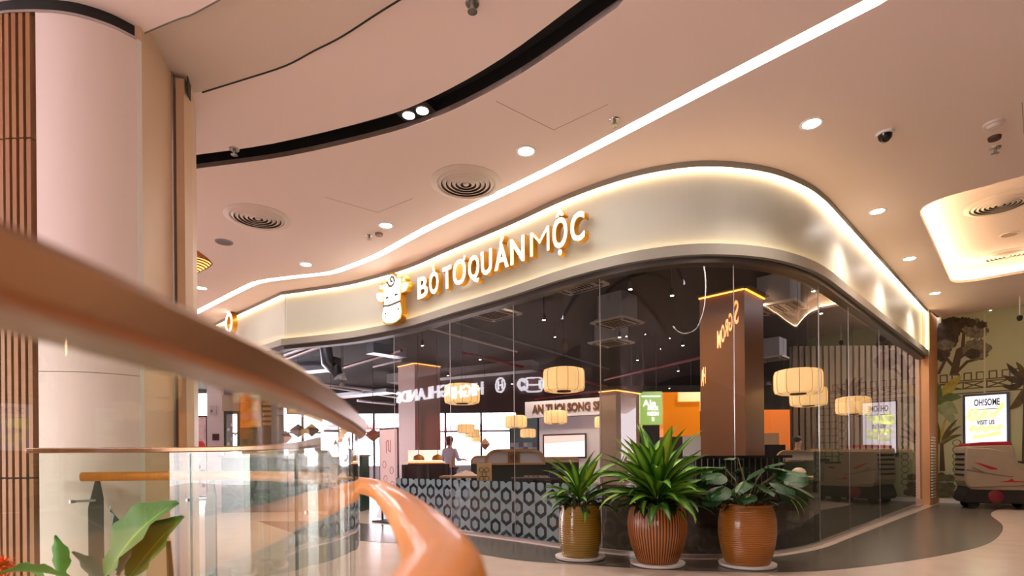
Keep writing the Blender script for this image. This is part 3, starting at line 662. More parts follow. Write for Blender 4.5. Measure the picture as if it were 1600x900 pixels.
dome('smoke_detector', 1553, 193, 'white round smoke detector on the ceiling, topmost of three fittings', 'detector', [('base', [(.001, -.02), (.08, -.018), (.085, 0)], vm), ('head', [(.001, -.05), (.045, -.045), (.06, -.02)], vm)])
dome('sensor', 1554, 214, 'small dark sensor below the round smoke detector', 'sensor', [('body', [(.001, -.03), (.05, -.028), (.055, 0)], mat('sensor_brown', rgb(84, 50, 40), .5))])
spr = [('rosette', [(.001, -.012), (.045, -.01), (.05, 0)], cr), ('body', [(.001, -.05), (.014, -.05), (.014, -.012)], cr), ('deflector', [(.001, -.062), (.034, -.06), (.034, -.056), (.001, -.054)], cr)]
for px, py, l in [(1555, 231, 'chrome sprinkler head below the small dark sensor'), (738, 5, 'chrome sprinkler head at the top edge between slot and dropped ceiling'), (366, 233, 'chrome sprinkler head beside the black slot near the column'), (960, 187, 'small sprinkler head beside the linear light strip'), (577, 368, 'small sprinkler head left of the downlight above the emblem')]:
    dome('sprinkler', px, py, l, 'sprinkler', spr)
dome('ceiling_sensor', 592, 365, 'small round sensor right beside the downlight above the emblem', 'sensor', [('body', [(.001, -.035), (.05, -.03), (.055, 0)], mat('sensor_grey', rgb(140, 118, 110), .5))])
dome('ceiling_speaker', 350, 378, 'flat grey round speaker disc below the left ceiling diffuser', 'speaker', [('rim', [(.10, -.012), (.115, -.01), (.12, 0)], mat('speaker_grey', rgb(150, 140, 140), .6)), ('grille', [(.001, -.008), (.102, -.008)], mat('speaker_mesh', rgb(120, 112, 112), .7))])
dome('ceiling_speaker', 1577, 366, 'round speaker disc in the recessed bay between its two diffusers', 'speaker', [('rim', [(.10, -.012), (.115, -.01), (.12, 0)], vm), ('grille', [(.001, -.008), (.102, -.008)], mat('speaker_mesh_warm', rgb(170, 140, 116), .7))], CZ+.339)
# twin spotlight inside the black slot
q = min(BLACK, key=lambda p: abs(p[0]/p[1]-ray(650, HY)[0])); i = BLACK.index(q); dv = (Vector(BLACK[i+1])-Vector(q)).normalized(); tw = thing('twin_spotlight', (*q, CZ+.03), 'twin bright spotlight recessed in the black curved ceiling slot', 'light')
MB().box((*q, CZ+.07), (.34, .15, .08), rot_to(dv)).build('housing', blk, tw)
for s in (-1, 1):
    c = Vector((*q, CZ+.03))+Vector((dv.x, dv.y, 0))*.075*s; l = MB().lathe(c, [(.046, 0), (.056, -.012), (.06, 0), (.06, .02)], 18).build('lamp_ring', mat('lamp_ring', rgb(200, 196, 190), .3), tw, smooth=True)
    MB().lathe(c, [(.001, -.002), (.047, -.002)], 16).build('lens', M['lamp'], l)
# access hatch outline and joints in the ceiling
for a, b in (((775, 158), (865, 203)), ((865, 203), (950, 163)), ((508, 308), (590, 332)), ((590, 332), (645, 310)), ((1597, 160), (1600, 210))):
    p, r_ = onz(*a, CZ), onz(*b, CZ); tag(MB().beam(p-Vector((0, 0, .0005)), r_-Vector((0, 0, .0005)), .006, .002).build('ceiling_joint', mat('joint', rgb(176, 150, 140), .8)), kind='structure')
# bamboo lantern behind the column
def bicone(name, c, r, h, label, m, rib, n=20, group=None, cat='lantern'):
    t = thing(name, c, label, cat, group); prof = []
    for k in range(13):
        f = -1+k/6; prof.append((max(.03*r, r*(1-abs(f)**1.25)), f*h/2))
    MB().lathe(c, prof, n).build('shade', m, t, smooth=True)
    if rib:
        for f in [x/7 for x in range(-6, 7)]:
            rr = r*(1-abs(f)**1.25)+.004; MB().lathe((c[0], c[1], c[2]+f*h/2), [(rr, -.008), (rr+.012, 0), (rr, .008)], n).build('hoop', rib, t)
    return t
lc = at(300, 408, 6.2); t = bicone('bamboo_lantern', lc, .19, .30, 'orange ribbed bamboo lantern hanging half hidden behind the column', lamp('lantern_amber', rgb(240, 170, 80), .9), mat('lantern_rib', rgb(120, 60, 20), .6))
MB().tube([(lc.x, lc.y, lc.z+.15), (lc.x, lc.y, CZ)], .004, 5).build('cord', blk, t)

# ------------------------------------------------------------------ mural, screen, floor scrubber (right)
MP = Plane((wr0.x, wr0.y), wd)
mu = thing('mural', MP.xyz(1.5, 1.5, .005), 'sage green mural of trees, palms and drawn railings on the right wall', 'mural')
c5 = lambda p: MP.px(1440+p[0]/2.8125, 480+p[1]/2.8125)
def blob(cx, cy, rx, ry, n=40, j=.16, seed=1):
    r_ = random.Random(seed); return [(cx+rx*cos(2*pi*i/n)*(1+r_.uniform(-j, j)), cy+ry*sin(2*pi*i/n)*(1+r_.uniform(-j, j))) for i in range(n)]
dk1 = mat('mural_dark', rgb(62, 54, 40), .65, noise=.5, nscale=9); dk2 = mat('mural_grey', rgb(112, 104, 84), .65, noise=.5, nscale=14); br = mat('mural_trunk', rgb(78, 62, 46), .65); lnm = mat('mural_line', rgb(96, 84, 50), .65)
yl = mat('mural_yellow', rgb(168, 158, 64), .65, noise=.2); gr1 = mat('mural_green', rgb(92, 112, 60), .65, noise=.25); gr2 = mat('mural_green_pale', rgb(140, 156, 112), .65, noise=.2); ol_ = mat('mural_olive', rgb(84, 72, 34), .65, noise=.3); rk = mat('mural_rock', rgb(96, 90, 64), .65, noise=.4)
LAY = [0]
def pr(loops, m, name, conv=c5, u=0):
    LAY[0] += 1; d = .0012+.00028*LAY[0]
    return MP.plate([[(conv(p)[0]+u, conv(p)[1]) for p in lp] for lp in loops], d-.0008, d, name, m, mu)
def leafpx(x0, y0, x1, y1, w, bend=0, n=9):
    a, b = Vector((x0, y0)), Vector((x1, y1)); d = b-a; nn = Vector((-d.y, d.x)).normalized(); L, Rr = [], []
    for i in range(n+1):
        t = i/n; c = a+d*t+nn*bend*sin(pi*t); ww = w*sin(pi*min(1, .12+t*.88))**.8; L.append(tuple(c+nn*ww/2)); Rr.append(tuple(c-nn*ww/2))
    return L+Rr[::-1]
def tree(u):
    pr([[(122, 300), (138, 235), (152, 185), (172, 175), (180, 105), (192, 105), (190, 185), (172, 230), (160, 300)]], br, 'trunk', u=u)
    MP.strokes([[(c5(p)[0]+u, c5(p)[1]) for p in ln] for ln in ([(140, 260), (100, 215), (85, 180)], [(165, 225), (215, 190), (240, 150)], [(160, 280), (200, 240), (235, 230)], [(75, 290), (100, 240)])], .06, .002, .0028, 'branch', br, mu)
    for k, (x, y, a, b, m) in enumerate([(112, 120, 52, 68, dk1), (90, 195, 36, 46, dk1), (150, 78, 60, 34, dk1), (190, 70, 40, 26, dk1), (104, 165, 42, 24, dk2), (238, 96, 56, 44, dk2), (243, 186, 60, 48, dk2), (215, 70, 26, 20, dk1), (226, 205, 34, 22, dk1), (262, 78, 24, 16, dk1)]):
        pr([blob(x, y, a, b, seed=k+int(abs(u)*7))], m, 'tree_crown', u=u)
tree(0); tree(5.1)
def rails(u0, u1):
    zt, zb = c5((200, 290))[1], c5((200, 322))[1]; lines = []
    u = u0
    while u < u1:
        lines.append([(u, zb), (u, zt), (u+.12, zt), (u+.12, zb)]); u += .21
    z2, z3, z4 = c5((200, 330))[1], c5((200, 358))[1], c5((200, 378))[1]
    for z in (zb, z2, z3, z4): lines.append([(u0, z), (u1, z)])
    u = u0
    while u < u1-.4:
        lines += [[(u, z2), (u+.36, z3)], [(u, z3), (u+.36, z2)], [(u, z2), (u, z3)]]; u += .4
    MP.strokes(lines, .026, .001, .0018, 'railing_drawing', lnm, mu)
rails(.05, 1.9); rails(2.6, 5.4)
def grid(u0, u1, z0, z1, k):
    ls_ = [[(u0+(u1-u0)*i/k, z0), (u0+(u1-u0)*i/k, z1)] for i in range(k+1)]; m_ = int((z1-z0)/((u1-u0)/k)); ls_ += [[(u0, z0+(z1-z0)*i/m_), (u1, z0+(z1-z0)*i/m_)] for i in range(m_+1)]
    MP.strokes(ls_, .022, .001, .0018, 'lattice_drawing', lnm, mu)
grid(1.72, 2.35, .9, 2.3, 4); grid(2.5, 3.2, .4, 3.3, 5); grid(4.3, 5.0, .6, 2.6, 4)
for k in range(8): MP.strokes([[(1.66+.10*cos(a*pi/8), .62+.2*k+.1*sin(a*pi/8)) for a in range(17)]], .018, .001, .0018, 'ring_drawing', lnm, mu)
for k in range(7): MP.strokes([[(.33+.07*cos(a*pi/8), .45+.15*k+.07*sin(a*pi/8)) for a in range(17)]], .016, .001, .0018, 'ring_drawing', lnm, mu)
for u in (0, 3.2):
    for a in [(75, 420, 178, 300, 46, -8, yl), (70, 430, 60, 320, 40, 6, gr1), (78, 425, 178, 395, 40, -14, gr1), (75, 440, 160, 470, 46, -20, gr2), (70, 445, 150, 530, 40, -16, gr2), (90, 600, 175, 520, 16, -10, ol_), (85, 600, 160, 490, 16, -8, ol_), (80, 600, 110, 480, 16, -4, yl), (75, 600, 66, 490, 16, 4, ol_), (88, 605, 180, 560, 16, -10, ol_), (80, 605, 140, 570, 12, -6, gr1)]:
        pr([leafpx(*a[:6])], a[6], 'palm_frond', u=u)
    pr([[(82, 600), (96, 600), (104, 720), (78, 720)]], br, 'palm_stem', u=u)
    for k, (x, y, rx_, ry_) in enumerate([(85, 745, 26, 18), (120, 750, 28, 16), (75, 785, 26, 20), (115, 790, 36, 20), (95, 820, 50, 18), (140, 820, 24, 16)]): pr([blob(x, y, rx_, ry_, 18, .12, k)], rk, 'rock', u=u)
for u in (0, 1.75):
    for a in [(450, 330, 350, 345, 26, -14, dk1), (455, 320, 356, 300, 26, -10, dk1), (452, 315, 372, 245, 26, -6, dk1), (455, 312, 415, 240, 26, 4, ol_), (455, 318, 480, 235, 30, 6, dk1), (455, 318, 545, 270, 30, 12, ol_), (455, 325, 560, 330, 30, 14, dk1), (450, 365, 385, 450, 38, -12, ol_), (455, 365, 470, 450, 30, 8, dk1)]:
        pr([leafpx(*a[:6])], a[6], 'palm_frond', u=u)
    pr([[(448, 330), (464, 330), (474, 700), (440, 700)]], br, 'palm_stem', u=u)
MP.strokes([[c5((277, 30)), c5((277, 385))]], .03, .0005, .004, 'panel_joint', mat('mural_joint', rgb(196, 194, 160), .5), mu)

sc_q = [MP.px(1504, 617, .06), MP.px(1577, 612, .06), MP.px(1577, 709, .06), MP.px(1504, 705, .06)]
u0, u1 = sc_q[0][0], sc_q[1][0]; zt, zb = sc_q[0][1], sc_q[2][1]
tv = thing('display_screen', MP.xyz(u0, zb, .03), 'tall wall screen showing a bright advertisement behind the floor scrubber', 'screen')
MP.plate([[(u0, zb), (u1, zb), (u1, zt), (u0, zt)]], .012, .06, 'bezel', mat('bezel_navy', rgb(22, 34, 58), .3), tv)
b_ = .045; sr = MP.plate([[(u0+b_, zb+b_), (u1-b_, zb+b_), (u1-b_, zt-b_), (u0+b_, zt-b_)]], .06, .063, 'screen', lamp('screen_glow', (.80, .84, 1.0), .36), tv)
inkd = mat('screen_ink', rgb(26, 30, 50), .6); wv, hv, cu = u1-u0, zt-zb, (u0+u1)/2
yg = lamp('screen_scribble', rgb(222, 236, 120), .36)
MP.text('OH!SOME', .2, cu+.02, zt-.2, .063, .002, 'headline', inkd, sr, .004, width=wv*.55)
MP.strokes([[(cu-.3*wv, zt-.34), (cu+.34*wv, zt-.34)]], .012, .063, .0645, 'rule_line', inkd, sr)
MP.strokes([[(cu+(x-.5)*wv*.85, zb+y*hv) for x, y in ln] for ln in ([(.05, .58), (.12, .72), (.24, .74), (.26, .62), (.18, .56), (.1, .6), (.28, .58), (.34, .72), (.36, .58), (.44, .62), (.5, .72), (.52, .6), (.6, .7), (.66, .6), (.74, .66), (.86, .74), (.92, .82)], [(.1, .4), (.22, .46), (.3, .38), (.4, .46), (.5, .38), (.62, .46), (.74, .4), (.9, .46)], [(.2, .28), (.5, .3), (.85, .34)])], .075, .063, .064, 'scribble', yg, sr)
MP.text('VISIT US', .13, cu, zb+.52*hv, .0645, .002, 'caption', inkd, sr, .003, width=wv*.38)
MP.text('join us today', .07, cu+.2*wv, zb+.16*hv, .0645, .002, 'caption', inkd, sr, .001) if False else None
# wall camera / hanging sensor and sign edge at the mural's top
dome('wall_camera', 1593, 462, 'small camera on a short drop rod before the mural top', 'camera', [('rod', [(.001, -.42), (.012, -.42), (.012, 0)], M['white']), ('body', [(.001, -.5), (.03, -.49), (.05, -.44), (.04, -.4), (.001, -.38)], blk)])

SY = 10.75
def s8(p): v = at(1480+p[0]/4.5, 600+p[1]/4.5, SY); return (v.x, v.z)
sb = thing('floor_scrubber', (9.55, SY, 0), 'grey ride-on floor scrubber with red lid parked before the mural', 'machine')
gy = mat('scrubber_grey', rgb(150, 136, 118), .4, noise=.04); gy2 = mat('scrubber_dark_grey', rgb(104, 96, 86), .5); rd = mat('scrubber_red', rgb(160, 26, 32), .4); rb = mat('rubber', rgb(22, 20, 20), .6)
MB().prism([s8(p) for p in [(68, 450), (74, 436), (322, 430), (332, 440), (352, 545), (372, 562), (505, 562), (512, 712), (640, 716), (640, 748), (100, 748), (76, 726), (64, 690)]], SY-.02, SY+.72, 'y').build('body', gy, sb, bevel=.03)
MB().prism([s8(p) for p in [(74, 445), (200, 452), (300, 480), (352, 560), (410, 640), (420, 712), (100, 735), (76, 720), (66, 640)]], SY-.05, SY+.75, 'y').build('side_tank', gy, sb, bevel=.025)
MB().prism([s8(p) for p in [(82, 436), (86, 416), (160, 408), (318, 404), (330, 432)]], SY+.0, SY+.70, 'y').build('lid', rd, sb, bevel=.015)
MB().prism([s8(p) for p in [(60, 790), (80, 735), (640, 742), (640, 838), (70, 846), (52, 826)]], SY+.0, SY+.70, 'y').build('chassis', rb, sb, bevel=.02)
for k in range(5):
    y_ = 490+k*38; MB().prism([s8(p) for p in [(58, y_), (74, y_-10), (74, y_+14), (62, y_+8)]], SY+.05, SY+.65, 'y').build('hose_rib', rb, sb)
MB().prism([s8(p) for p in [(110, 552), (150, 560), (235, 592), (244, 602), (205, 602), (165, 580)]], SY-.056, SY-.045, 'y').build('red_flash', rd, sb)
MB().prism([s8(p) for p in [(104, 585), (190, 630), (182, 634), (100, 596)]], SY-.056, SY-.045, 'y').build('groove', gy2, sb)
MB().prism([s8(p) for p in [(250, 690), (300, 680), (320, 664), (335, 682), (392, 684), (388, 690)]], SY-.056, SY-.045, 'y').build('maker_badge', rd, sb)
MB().prism([s8(p) for p in [(66, 600), (260, 640), (330, 650), (330, 656), (255, 648), (66, 612)]], SY-.054, SY-.045, 'y').build('groove', gy2, sb)
MB().prism([s8(p) for p in [(345, 556), (352, 546), (505, 544), (512, 560)]], SY+.02, SY+.7, 'y').build('console_top', rb, sb, bevel=.008)
MB().prism([s8(p) for p in [(412, 588), (460, 584), (462, 598), (416, 600)]], SY-.03, SY-.02, 'y').build('grip', rb, sb)
MB().prism([s8(p) for p in [(600, 540), (680, 540), (690, 720), (600, 720)]], SY+.1, SY+.6, 'y').build('seat_base', gy, sb, bevel=.03)
MB().prism([s8(p) for p in [(590, 520), (690, 510), (720, 400), (740, 405), (720, 545), (590, 545)]], SY+.12, SY+.58, 'y').build('seat', rb, sb, bevel=.02)
hx, hz = s8((238, 795))
for yy in (SY-.03, SY+.62):
    w_ = MB(); w_.lathe((0, 0, 0), [(.001, -.05), (.10, -.05), (.125, -.035), (.125, .035), (.10, .05), (.001, .05)], 24); me = w_.mesh('wheel'); me.transform(Matrix.Translation((hx-9.55, yy+.05-SY, hz))@Matrix.Rotation(pi/2, 4, 'X')); wo = link('wheel', me, mat('wheel_red', rgb(110, 16, 24), .5) if 'wheel_red' not in bpy.data.materials else bpy.data.materials['wheel_red'], sb, True)
    w_ = MB(); w_.lathe((0, 0, 0), [(.001, -.062), (.04, -.06), (.045, -.05)], 16); me = w_.mesh('hub'); me.transform(Matrix.Translation((hx-9.55, yy+.05-SY, hz))@Matrix.Rotation(pi/2, 4, 'X')); link('hub', me, rb, wo, True)
for px_ in (120, 420, 560):
    hx2, _ = s8((px_, 800))
    for yy in (SY+.08, SY+.6):
        w_ = MB(); w_.lathe((0, 0, 0), [(.001, -.03), (.08, -.03), (.09, -.02), (.09, .02), (.08, .03), (.001, .03)], 18); me = w_.mesh('caster'); me.transform(Matrix.Translation((hx2-9.55, yy-SY, .09))@Matrix.Rotation(pi/2, 4, 'X')); link('caster', me, rb, sb, True)
sb.rotation_euler.z = R(-26); sb.location = (9.86, SY-.1, 0)

# ================================================================== RESTAURANT INTERIOR AND SURROUNDINGS
BACK = 27.0
inner = offset(FAS, .24)
tag(link('ceiling_plenum', slab([inner+[(12.5, 14), (18, 14), (18, BACK), (-26, BACK), (-26, 30 - 3.5)]], 4.6, 4.65, 'ceiling_plenum'), M['dark']), kind='structure')
idark = mat('interior_floor', rgb(58, 52, 48), .35)
ins = [p for p in offset(FAS, .15) if p[0] > -1.95]
tag(link('floor_interior', slab([ins+[(9.6, 12.9), (18, 14), (18, BACK), (-6, BACK), (-2.6, 10.5)]], .001, .004, 'floor_interior'), idark), kind='structure')
wdark = mat('dark_wall', rgb(44, 36, 31), .7); wbrown = mat('brown_slat_wall', rgb(92, 66, 46), .6, noise=.15, nscale=5, stretch=(1, 1, .1)); wbr2 = mat('dark_brown', rgb(58, 42, 32), .6)
tag(MB().box((3.5, -10, 2.1), (37, .2, 4.2)).build('wall_rear', mat('rear_wall', rgb(96, 74, 60), .7)), kind='structure')  # unseen wall behind the camera, extended to block bright sky in the glass
tag(MB().box((18, 20, 2.3), (.2, 14.5, 4.6)).build('wall_side', wdark), kind='structure')
tag(MB().box((22.1, -4.0, 2.1), (.2, 12, 4.2)).build('wall_rear_blocker', bpy.data.materials['rear_wall']), kind='structure')  # unseen wall, added to block sky reflections and darken the right side
wr = thing('wall_back_right', (8.6, 13.6, 0), kind='structure')
MB().box((9.05, 13.7, 1.9), (4.2, .1, 3.8)).build('backing', wbr2, wr)
for k in range(28): MB().box((7.02+k*.15, 13.62, 1.9), (.10, .06, 3.8)).build('slat', wbrown, wr)
tag(MB().box((9.15, BACK, 2.3), (17.7, .2, 4.6)).build('wall_back', wdark), kind='structure')
tag(MB().box((-5.35, BACK, 4.0), (11.3, .2, 1.3)).build('wall_back_header', wdark), kind='structure')
tag(MB().box((-18.5, BACK, 4.52), (15, .2, .2)).build('wall_back_header', wdark), kind='structure')
# window wall along the back: mullions and sill, daylight beyond
wm = mat('mullion', rgb(70, 72, 80), .5)
w2 = thing('window_2', (-9.5, BACK, 0), kind='structure')
for k in range(16): h_ = 4.42 if -26+k*1.75 < -11 else 3.36; MB().box((-26+k*1.75, BACK, h_/2), (.10, .12, h_)).build('mullion', wm, w2)
MB().box((-12.85, BACK, 2.45), (26.3, .08, .08)).build('transom', wm, w2); MB().box((-12.85, BACK, .4), (26.3, .1, .8)).build('sill_panel', mat('sill_white', rgb(200, 200, 205), .6), w2)
for k in range(15): h_ = 4.42 if -26+k*1.75+.9 < -11 else 3.36; MB().box((-26+k*1.75+.875, BACK, .8+(h_-.8)/2), (1.65, .02, h_-.8)).build('pane', M['glass'], w2)
# pale building and parasols across the street
bz = thing('street_building', (-14, 44, 0), 'pale building with windows seen through the bright window wall', 'building')
MB().box((-14, 46, 4.5), (34, 4, 9)).build('wall', mat('street_wall', rgb(240, 240, 244), .8, emit=None), bz)
for k in range(10):
    for z in (2.4, 5.6):
        f = MB().box((-29+k*3.3, 43.97, z), (1.3, .1, 1.7)).build('window_frame', M['white'], bz); MB().box((-29+k*3.3, 43.9, z), (1.1, .06, 1.5)).build('pane', mat('street_glass', rgb(150, 170, 190), .2), f)
def parasol(c, r, z, label, top):
    t = thing('parasol', (*c, 0), label, 'parasol', 'parasols on the terrace'); MB().tube([(*c, 0), (*c, z)], .04, 8).build('pole', wm, t)
    MB().lathe((*c, z), [(r, -.55), (r*.98, -.42), (r*.5, -.12), (.02, .12)], 8).build('canopy', top, t); MB().tube([(*c, z+.1), (*c, z+.22)], .03, 6).build('finial', wm, t)
pw = mat('parasol_white', rgb(230, 228, 234), .8); pr_ = mat('parasol_red', rgb(206, 120, 112), .8)
p_ = at(752, 655, 30); parasol((p_.x, 30), 2.3, 3.25, 'white parasol outside the window above the tall booth', pw)
p_ = at(570, 655, 29); parasol((p_.x-.6, 29), 1.5, 3.3, 'faded red parasol outside at the open entrance', pr_); p_ = at(604, 650, 33); parasol((p_.x, 33), 1.9, 3.4, 'white parasol outside at the open entrance', pw)

# structural columns of the shop (square, turned 45 degrees)
def sqcol(name, px, Y, a, b, z1, m, label=None, led=True):
    c = at(px, HY, Y); c = Vector((c.x, c.y)); L, Rr = c+Vector((-1, 1))/2**.5*a, c+Vector((1, 1))/2**.5*b; bk = L+Rr-c
    t = thing(name, (*((L+Rr)/2), 0), kind='structure')
    MB().prism([tuple(c), tuple(Rr), tuple(bk), tuple(L)], 0, z1).build('cladding', m, t)
    if led:
        for p, q in ((L, c), (c, Rr)):
            d = (q-p).normalized(); n_ = Vector((d.y, -d.x)); MB().beam((*(p+n_*.02), z1+.02), (*(q+n_*.02), z1+.02), .03, .02).build('led_strip', amber, t)
            MB().beam((*(p+n_*.05), z1+.05), (*(q+n_*.05), z1+.05), .10, .03).build('led_cover', wdark, t)
    return t, c, L, Rr
amber = lamp('amber_led', (1, .34, .03), 1.4)
bc, c_, L_, R_ = sqcol('column_2', 1165, 9.0, .77, .81, 3.80, mat('brown_cladding', rgb(140, 96, 66), .3))
pc2, *_ = sqcol('column_3', 649, 19.4, 1.03, 1.12, 4.46, mat('rose_cladding', rgb(178, 140, 128), .4))
tc_, c4, L4, R4 = sqcol('column_4', 963, 14, .51, 1.1, 2.78, mat('tan_cladding', rgb(150, 124, 104), .5))
# reflection of amber letters, put in as flipped glowing lettering on the brown column
cp = Plane(L_, (c_-L_)); ms = thing('reflected_lettering', cp.xyz(.4, 3.0, .02), 'reflection of amber lettering, painted on the brown column inside the glass', 'sign')
am = lamp('amber_reflection', (1, .30, .01), .6)
for ch, px, py, w_, h_ in [('S', 1151, 490, 7, 36), ('G', 1142, 505, 6, 27), ('R', 1136, 514, 6, 27), ('O', 1130, 523, 6, 27), ('M', 1124, 532, 6, 27), ('H', 1101, 588, 4, 26), ('A', 1098, 592, 4, 26)]:
    u, z = cp.px(px, py); u1 = cp.px(px+w_, py)[0]; cp.text(ch, h_*.0152, u, z, .006, .012, 'letter', am, ms, .006, flip=True, width=(u1-u)*.92)
# kiosk signs
gp = at(1000, 640, 15.2); gk = thing('kiosk_sign', (gp.x+.3, 15.2, 2.4), 'lime green hanging sign box with white script inside the restaurant', 'sign')
A0, A1 = at(1000, 612, 15.2), at(1035, 663, 15.2)
for x_ in (.2, .8): MB().tube([(A0.x+x_*(A1.x-A0.x), 15.35, A0.z-.01), (A0.x+x_*(A1.x-A0.x), 15.35, 4.6)], .01, 5).build('rod', blk, gk)
lime = lamp('lime_sign', rgb(110, 165, 0), .42); MB().box(((A0.x+A1.x)/2, 15.35, (A0.z+A1.z)/2), (A1.x-A0.x, .3, A0.z-A1.z)).build('box', lime, gk)
KP = Plane((A0.x, 15.2), (1, 0)); kw = A1.x-A0.x; wsg = lamp('sign_white', (1, 1, .95), .6)
KP.text('Ale', .26, kw*.42, A0.z-.33, 0, .01, 'letter', wsg, gk, .004); KP.text('NGOK\nNGON\nD', .15, kw*.58, A0.z-.62, 0, .01, 'letter', wsg, gk, .003, width=kw*.5)
KP.strokes([[(.08*kw, A0.z-.13), (.9*kw, A0.z-.13)]], .03, 0, .01, 'rule_line', wsg, gk)
A0, A1 = at(1036, 613, 15.4), at(1094, 682, 15.4); yk = thing('kiosk_booth', ((A0.x+A1.x)/2, 15.4, 2.2), 'glowing orange kiosk panel right of the lime sign box', 'sign')
orange = mat('kiosk_orange', rgb(210, 120, 10), .4, emit=rgb(240, 130, 6), es=.2); MB().box(((A0.x+A1.x)/2, 15.6, (A0.z+A1.z)/2), (A1.x-A0.x, .4, A0.z-A1.z)).build('box', orange, yk)
MB().box(((A0.x+A1.x)/2+.2, 15.36, A0.z-.14), ((A1.x-A0.x)*.6, .08, .26)).build('header', lamp('kiosk_yellow', rgb(250, 180, 10), .36), yk)
MB().box(((A0.x+A1.x)/2, 15.6, (A1.z)/2), (A1.x-A0.x, .4, A1.z)).build('base', wbr2, yk)
A0, A1 = at(1068, 682, 14.6), at(1096, 700, 14.6); mn = thing('menu_board', ((A0.x+A1.x)/2, 14.6, .9), 'white menu board standing below the orange kiosk panel', 'board')
MB().box(((A0.x+A1.x)/2, 14.62, A0.z-.3), (.5, .03, .62)).build('sheet', mat('menu_white', rgb(240, 242, 246), .5), mn); MB().box(((A0.x+A1.x)/2, 14.66, .55), (.06, .03, 1.1)).build('post', blk, mn)
# fish counter shop behind: name board, front and display window
B0, B1 = at(823, 631, 18.0), at(948, 622, 16.65); BP = Plane(B0.xy, (B1-B0).xy); bw = (B1-B0).xy.length
fs = thing('counter_shop', BP.xyz(bw/2, 0, 0), 'white fresh food counter with lettered name board inside the restaurant', 'shop front')
lil = mat('lilac_white', rgb(226, 218, 232), .6)
BP.plate([[(0, 2.40), (bw+.5, 2.40), (bw+.5, 2.92), (0, 2.92)]], .0, .12, 'name_board', lil, fs); BP.plate([[(.4, 0), (bw+.5, 0), (bw+.5, 2.40), (.4, 2.40)]], -.2, -.1, 'front', lil, fs)
BP.text('AN TUOI SONG SP', .36, bw*.53, 2.66, .12, .03, 'letter', mat('board_letter', rgb(110, 70, 40), .5), fs, .012, width=bw*.86)
q0, q1 = BP.px(849, 679, -.1), BP.px(917, 716, -.1); BP.plate([[(q0[0], q1[1]), (q1[0], q1[1]), (q1[0], q0[1]), (q0[0], q0[1])]], -.1, -.06, 'window_frame', mat('frame_dark', rgb(60, 50, 54), .5), fs)
BP.plate([[(q0[0]+.05, q1[1]+.05), (q1[0]-.05, q1[1]+.05), (q1[0]-.05, q0[1]-.05), (q0[0]+.05, q0[1]-.05)]], -.06, -.055, 'lit_window', lamp('counter_glow', rgb(216, 226, 244), .5), fs)
BP.plate([[(q0[0]+.05, q0[1]-.3), (q1[0]-.05, q0[1]-.24), (q1[0]-.05, q0[1]-.05), (q0[0]+.05, q0[1]-.05)]], -.055, -.05, 'pink_valance', lamp('valance', rgb(226, 150, 150), .42), fs)
A0, A1 = at(796, 664, 22), at(840, 708, 22); bl = thing('tiled_counter', ((A0.x+A1.x)/2, 22, 0), 'blue cabinet with patterned tiles behind the tall booth', 'cabinet'); MB().box(((A0.x+A1.x)/2, 22.2, 1.4), (A1.x-A0.x, .4, 2.8)).build('body', mat('teal', rgb(96, 130, 146), .5), bl)
for k in range(6):
    for j_ in range(3): MB().box((A0.x+.1+k*.18, 21.99, 1.28+j_*.18), (.17, .02, .17)).build('tile', mat('tile%d' % ((k+j_) % 3), [rgb(150, 180, 200), rgb(120, 110, 140), rgb(190, 200, 210)][(k+j_) % 3], .3), bl)
# orange wall with shelves
A0, A1 = at(1188, 645, 15.8), at(1247, 645, 15.8); tag(MB().box(((A0.x+A1.x)/2, 15.85, 1.2), (A1.x-A0.x, .1, 2.45)).build('wall_orange', mat('orange_wall', rgb(236, 124, 20), .6)), kind='structure')
hs = thing('light_column', (A1.x-.1, 15.7, 0), 'slim glowing vertical strip light at the edge of the orange wall', 'light'); MB().box((A1.x-.1, 15.72, 1.75), (.07, .05, 1.3)).build('tube', lamp('tube_white', (1, .9, .8), 2), hs)
cf = at(1203, 693, 15.0); cm = thing('coffee_station', (cf.x, 15, 0), 'black service station with a pale box before the orange wall', 'cabinet'); MB().box((cf.x+.05, 15, .7), (.55, .4, 1.4)).build('body', blk, cm); MB().box((cf.x-.08, 14.9, 1.56), (.42, .3, .3)).build('pale_box', mat('pale_box', rgb(244, 206, 156), .6), cm)

# pendant lanterns with pleated shades
shade = mat('lantern_shade', rgb(250, 214, 160), .7, emit=(1, .60, .24), es=.32); seam = mat('lantern_seam', rgb(196, 140, 80), .7, emit=rgb(190, 120, 50), es=.15)
def pendant():
    t = thing('pendant_lantern', (0, 0, 0), None, 'lantern', 'pleated drum pendant lanterns')
    MB().lathe((0, 0, 0), [(.10, -.155), (.22, -.17), (.285, -.15), (.30, -.11), (.303, 0), (.30, .11), (.285, .15), (.22, .17), (.10, .165)], 96, .012, 24).build('shade', shade, t, smooth=True)
    for k in range(12):
        a = 2*pi*k/12+.1; MB().tube([(r_*cos(a), r_*sin(a), z) for r_, z in ((.22, -.172), (.29, -.152), (.307, -.1), (.309, 0), (.307, .1), (.29, .152), (.22, .172))], .004, 4).build('rib', seam, t)
    MB().lathe((0, 0, 0), [(.02, -.18), (.10, -.172), (.105, -.155)], 16).build('bottom_ring', mat('ring_dark', rgb(90, 50, 20), .6), t)
    MB().tube([(0, 0, .05), (0, 0, 1)], .004, 5).build('cord', blk, t)
    return t
P0 = pendant(); used = False
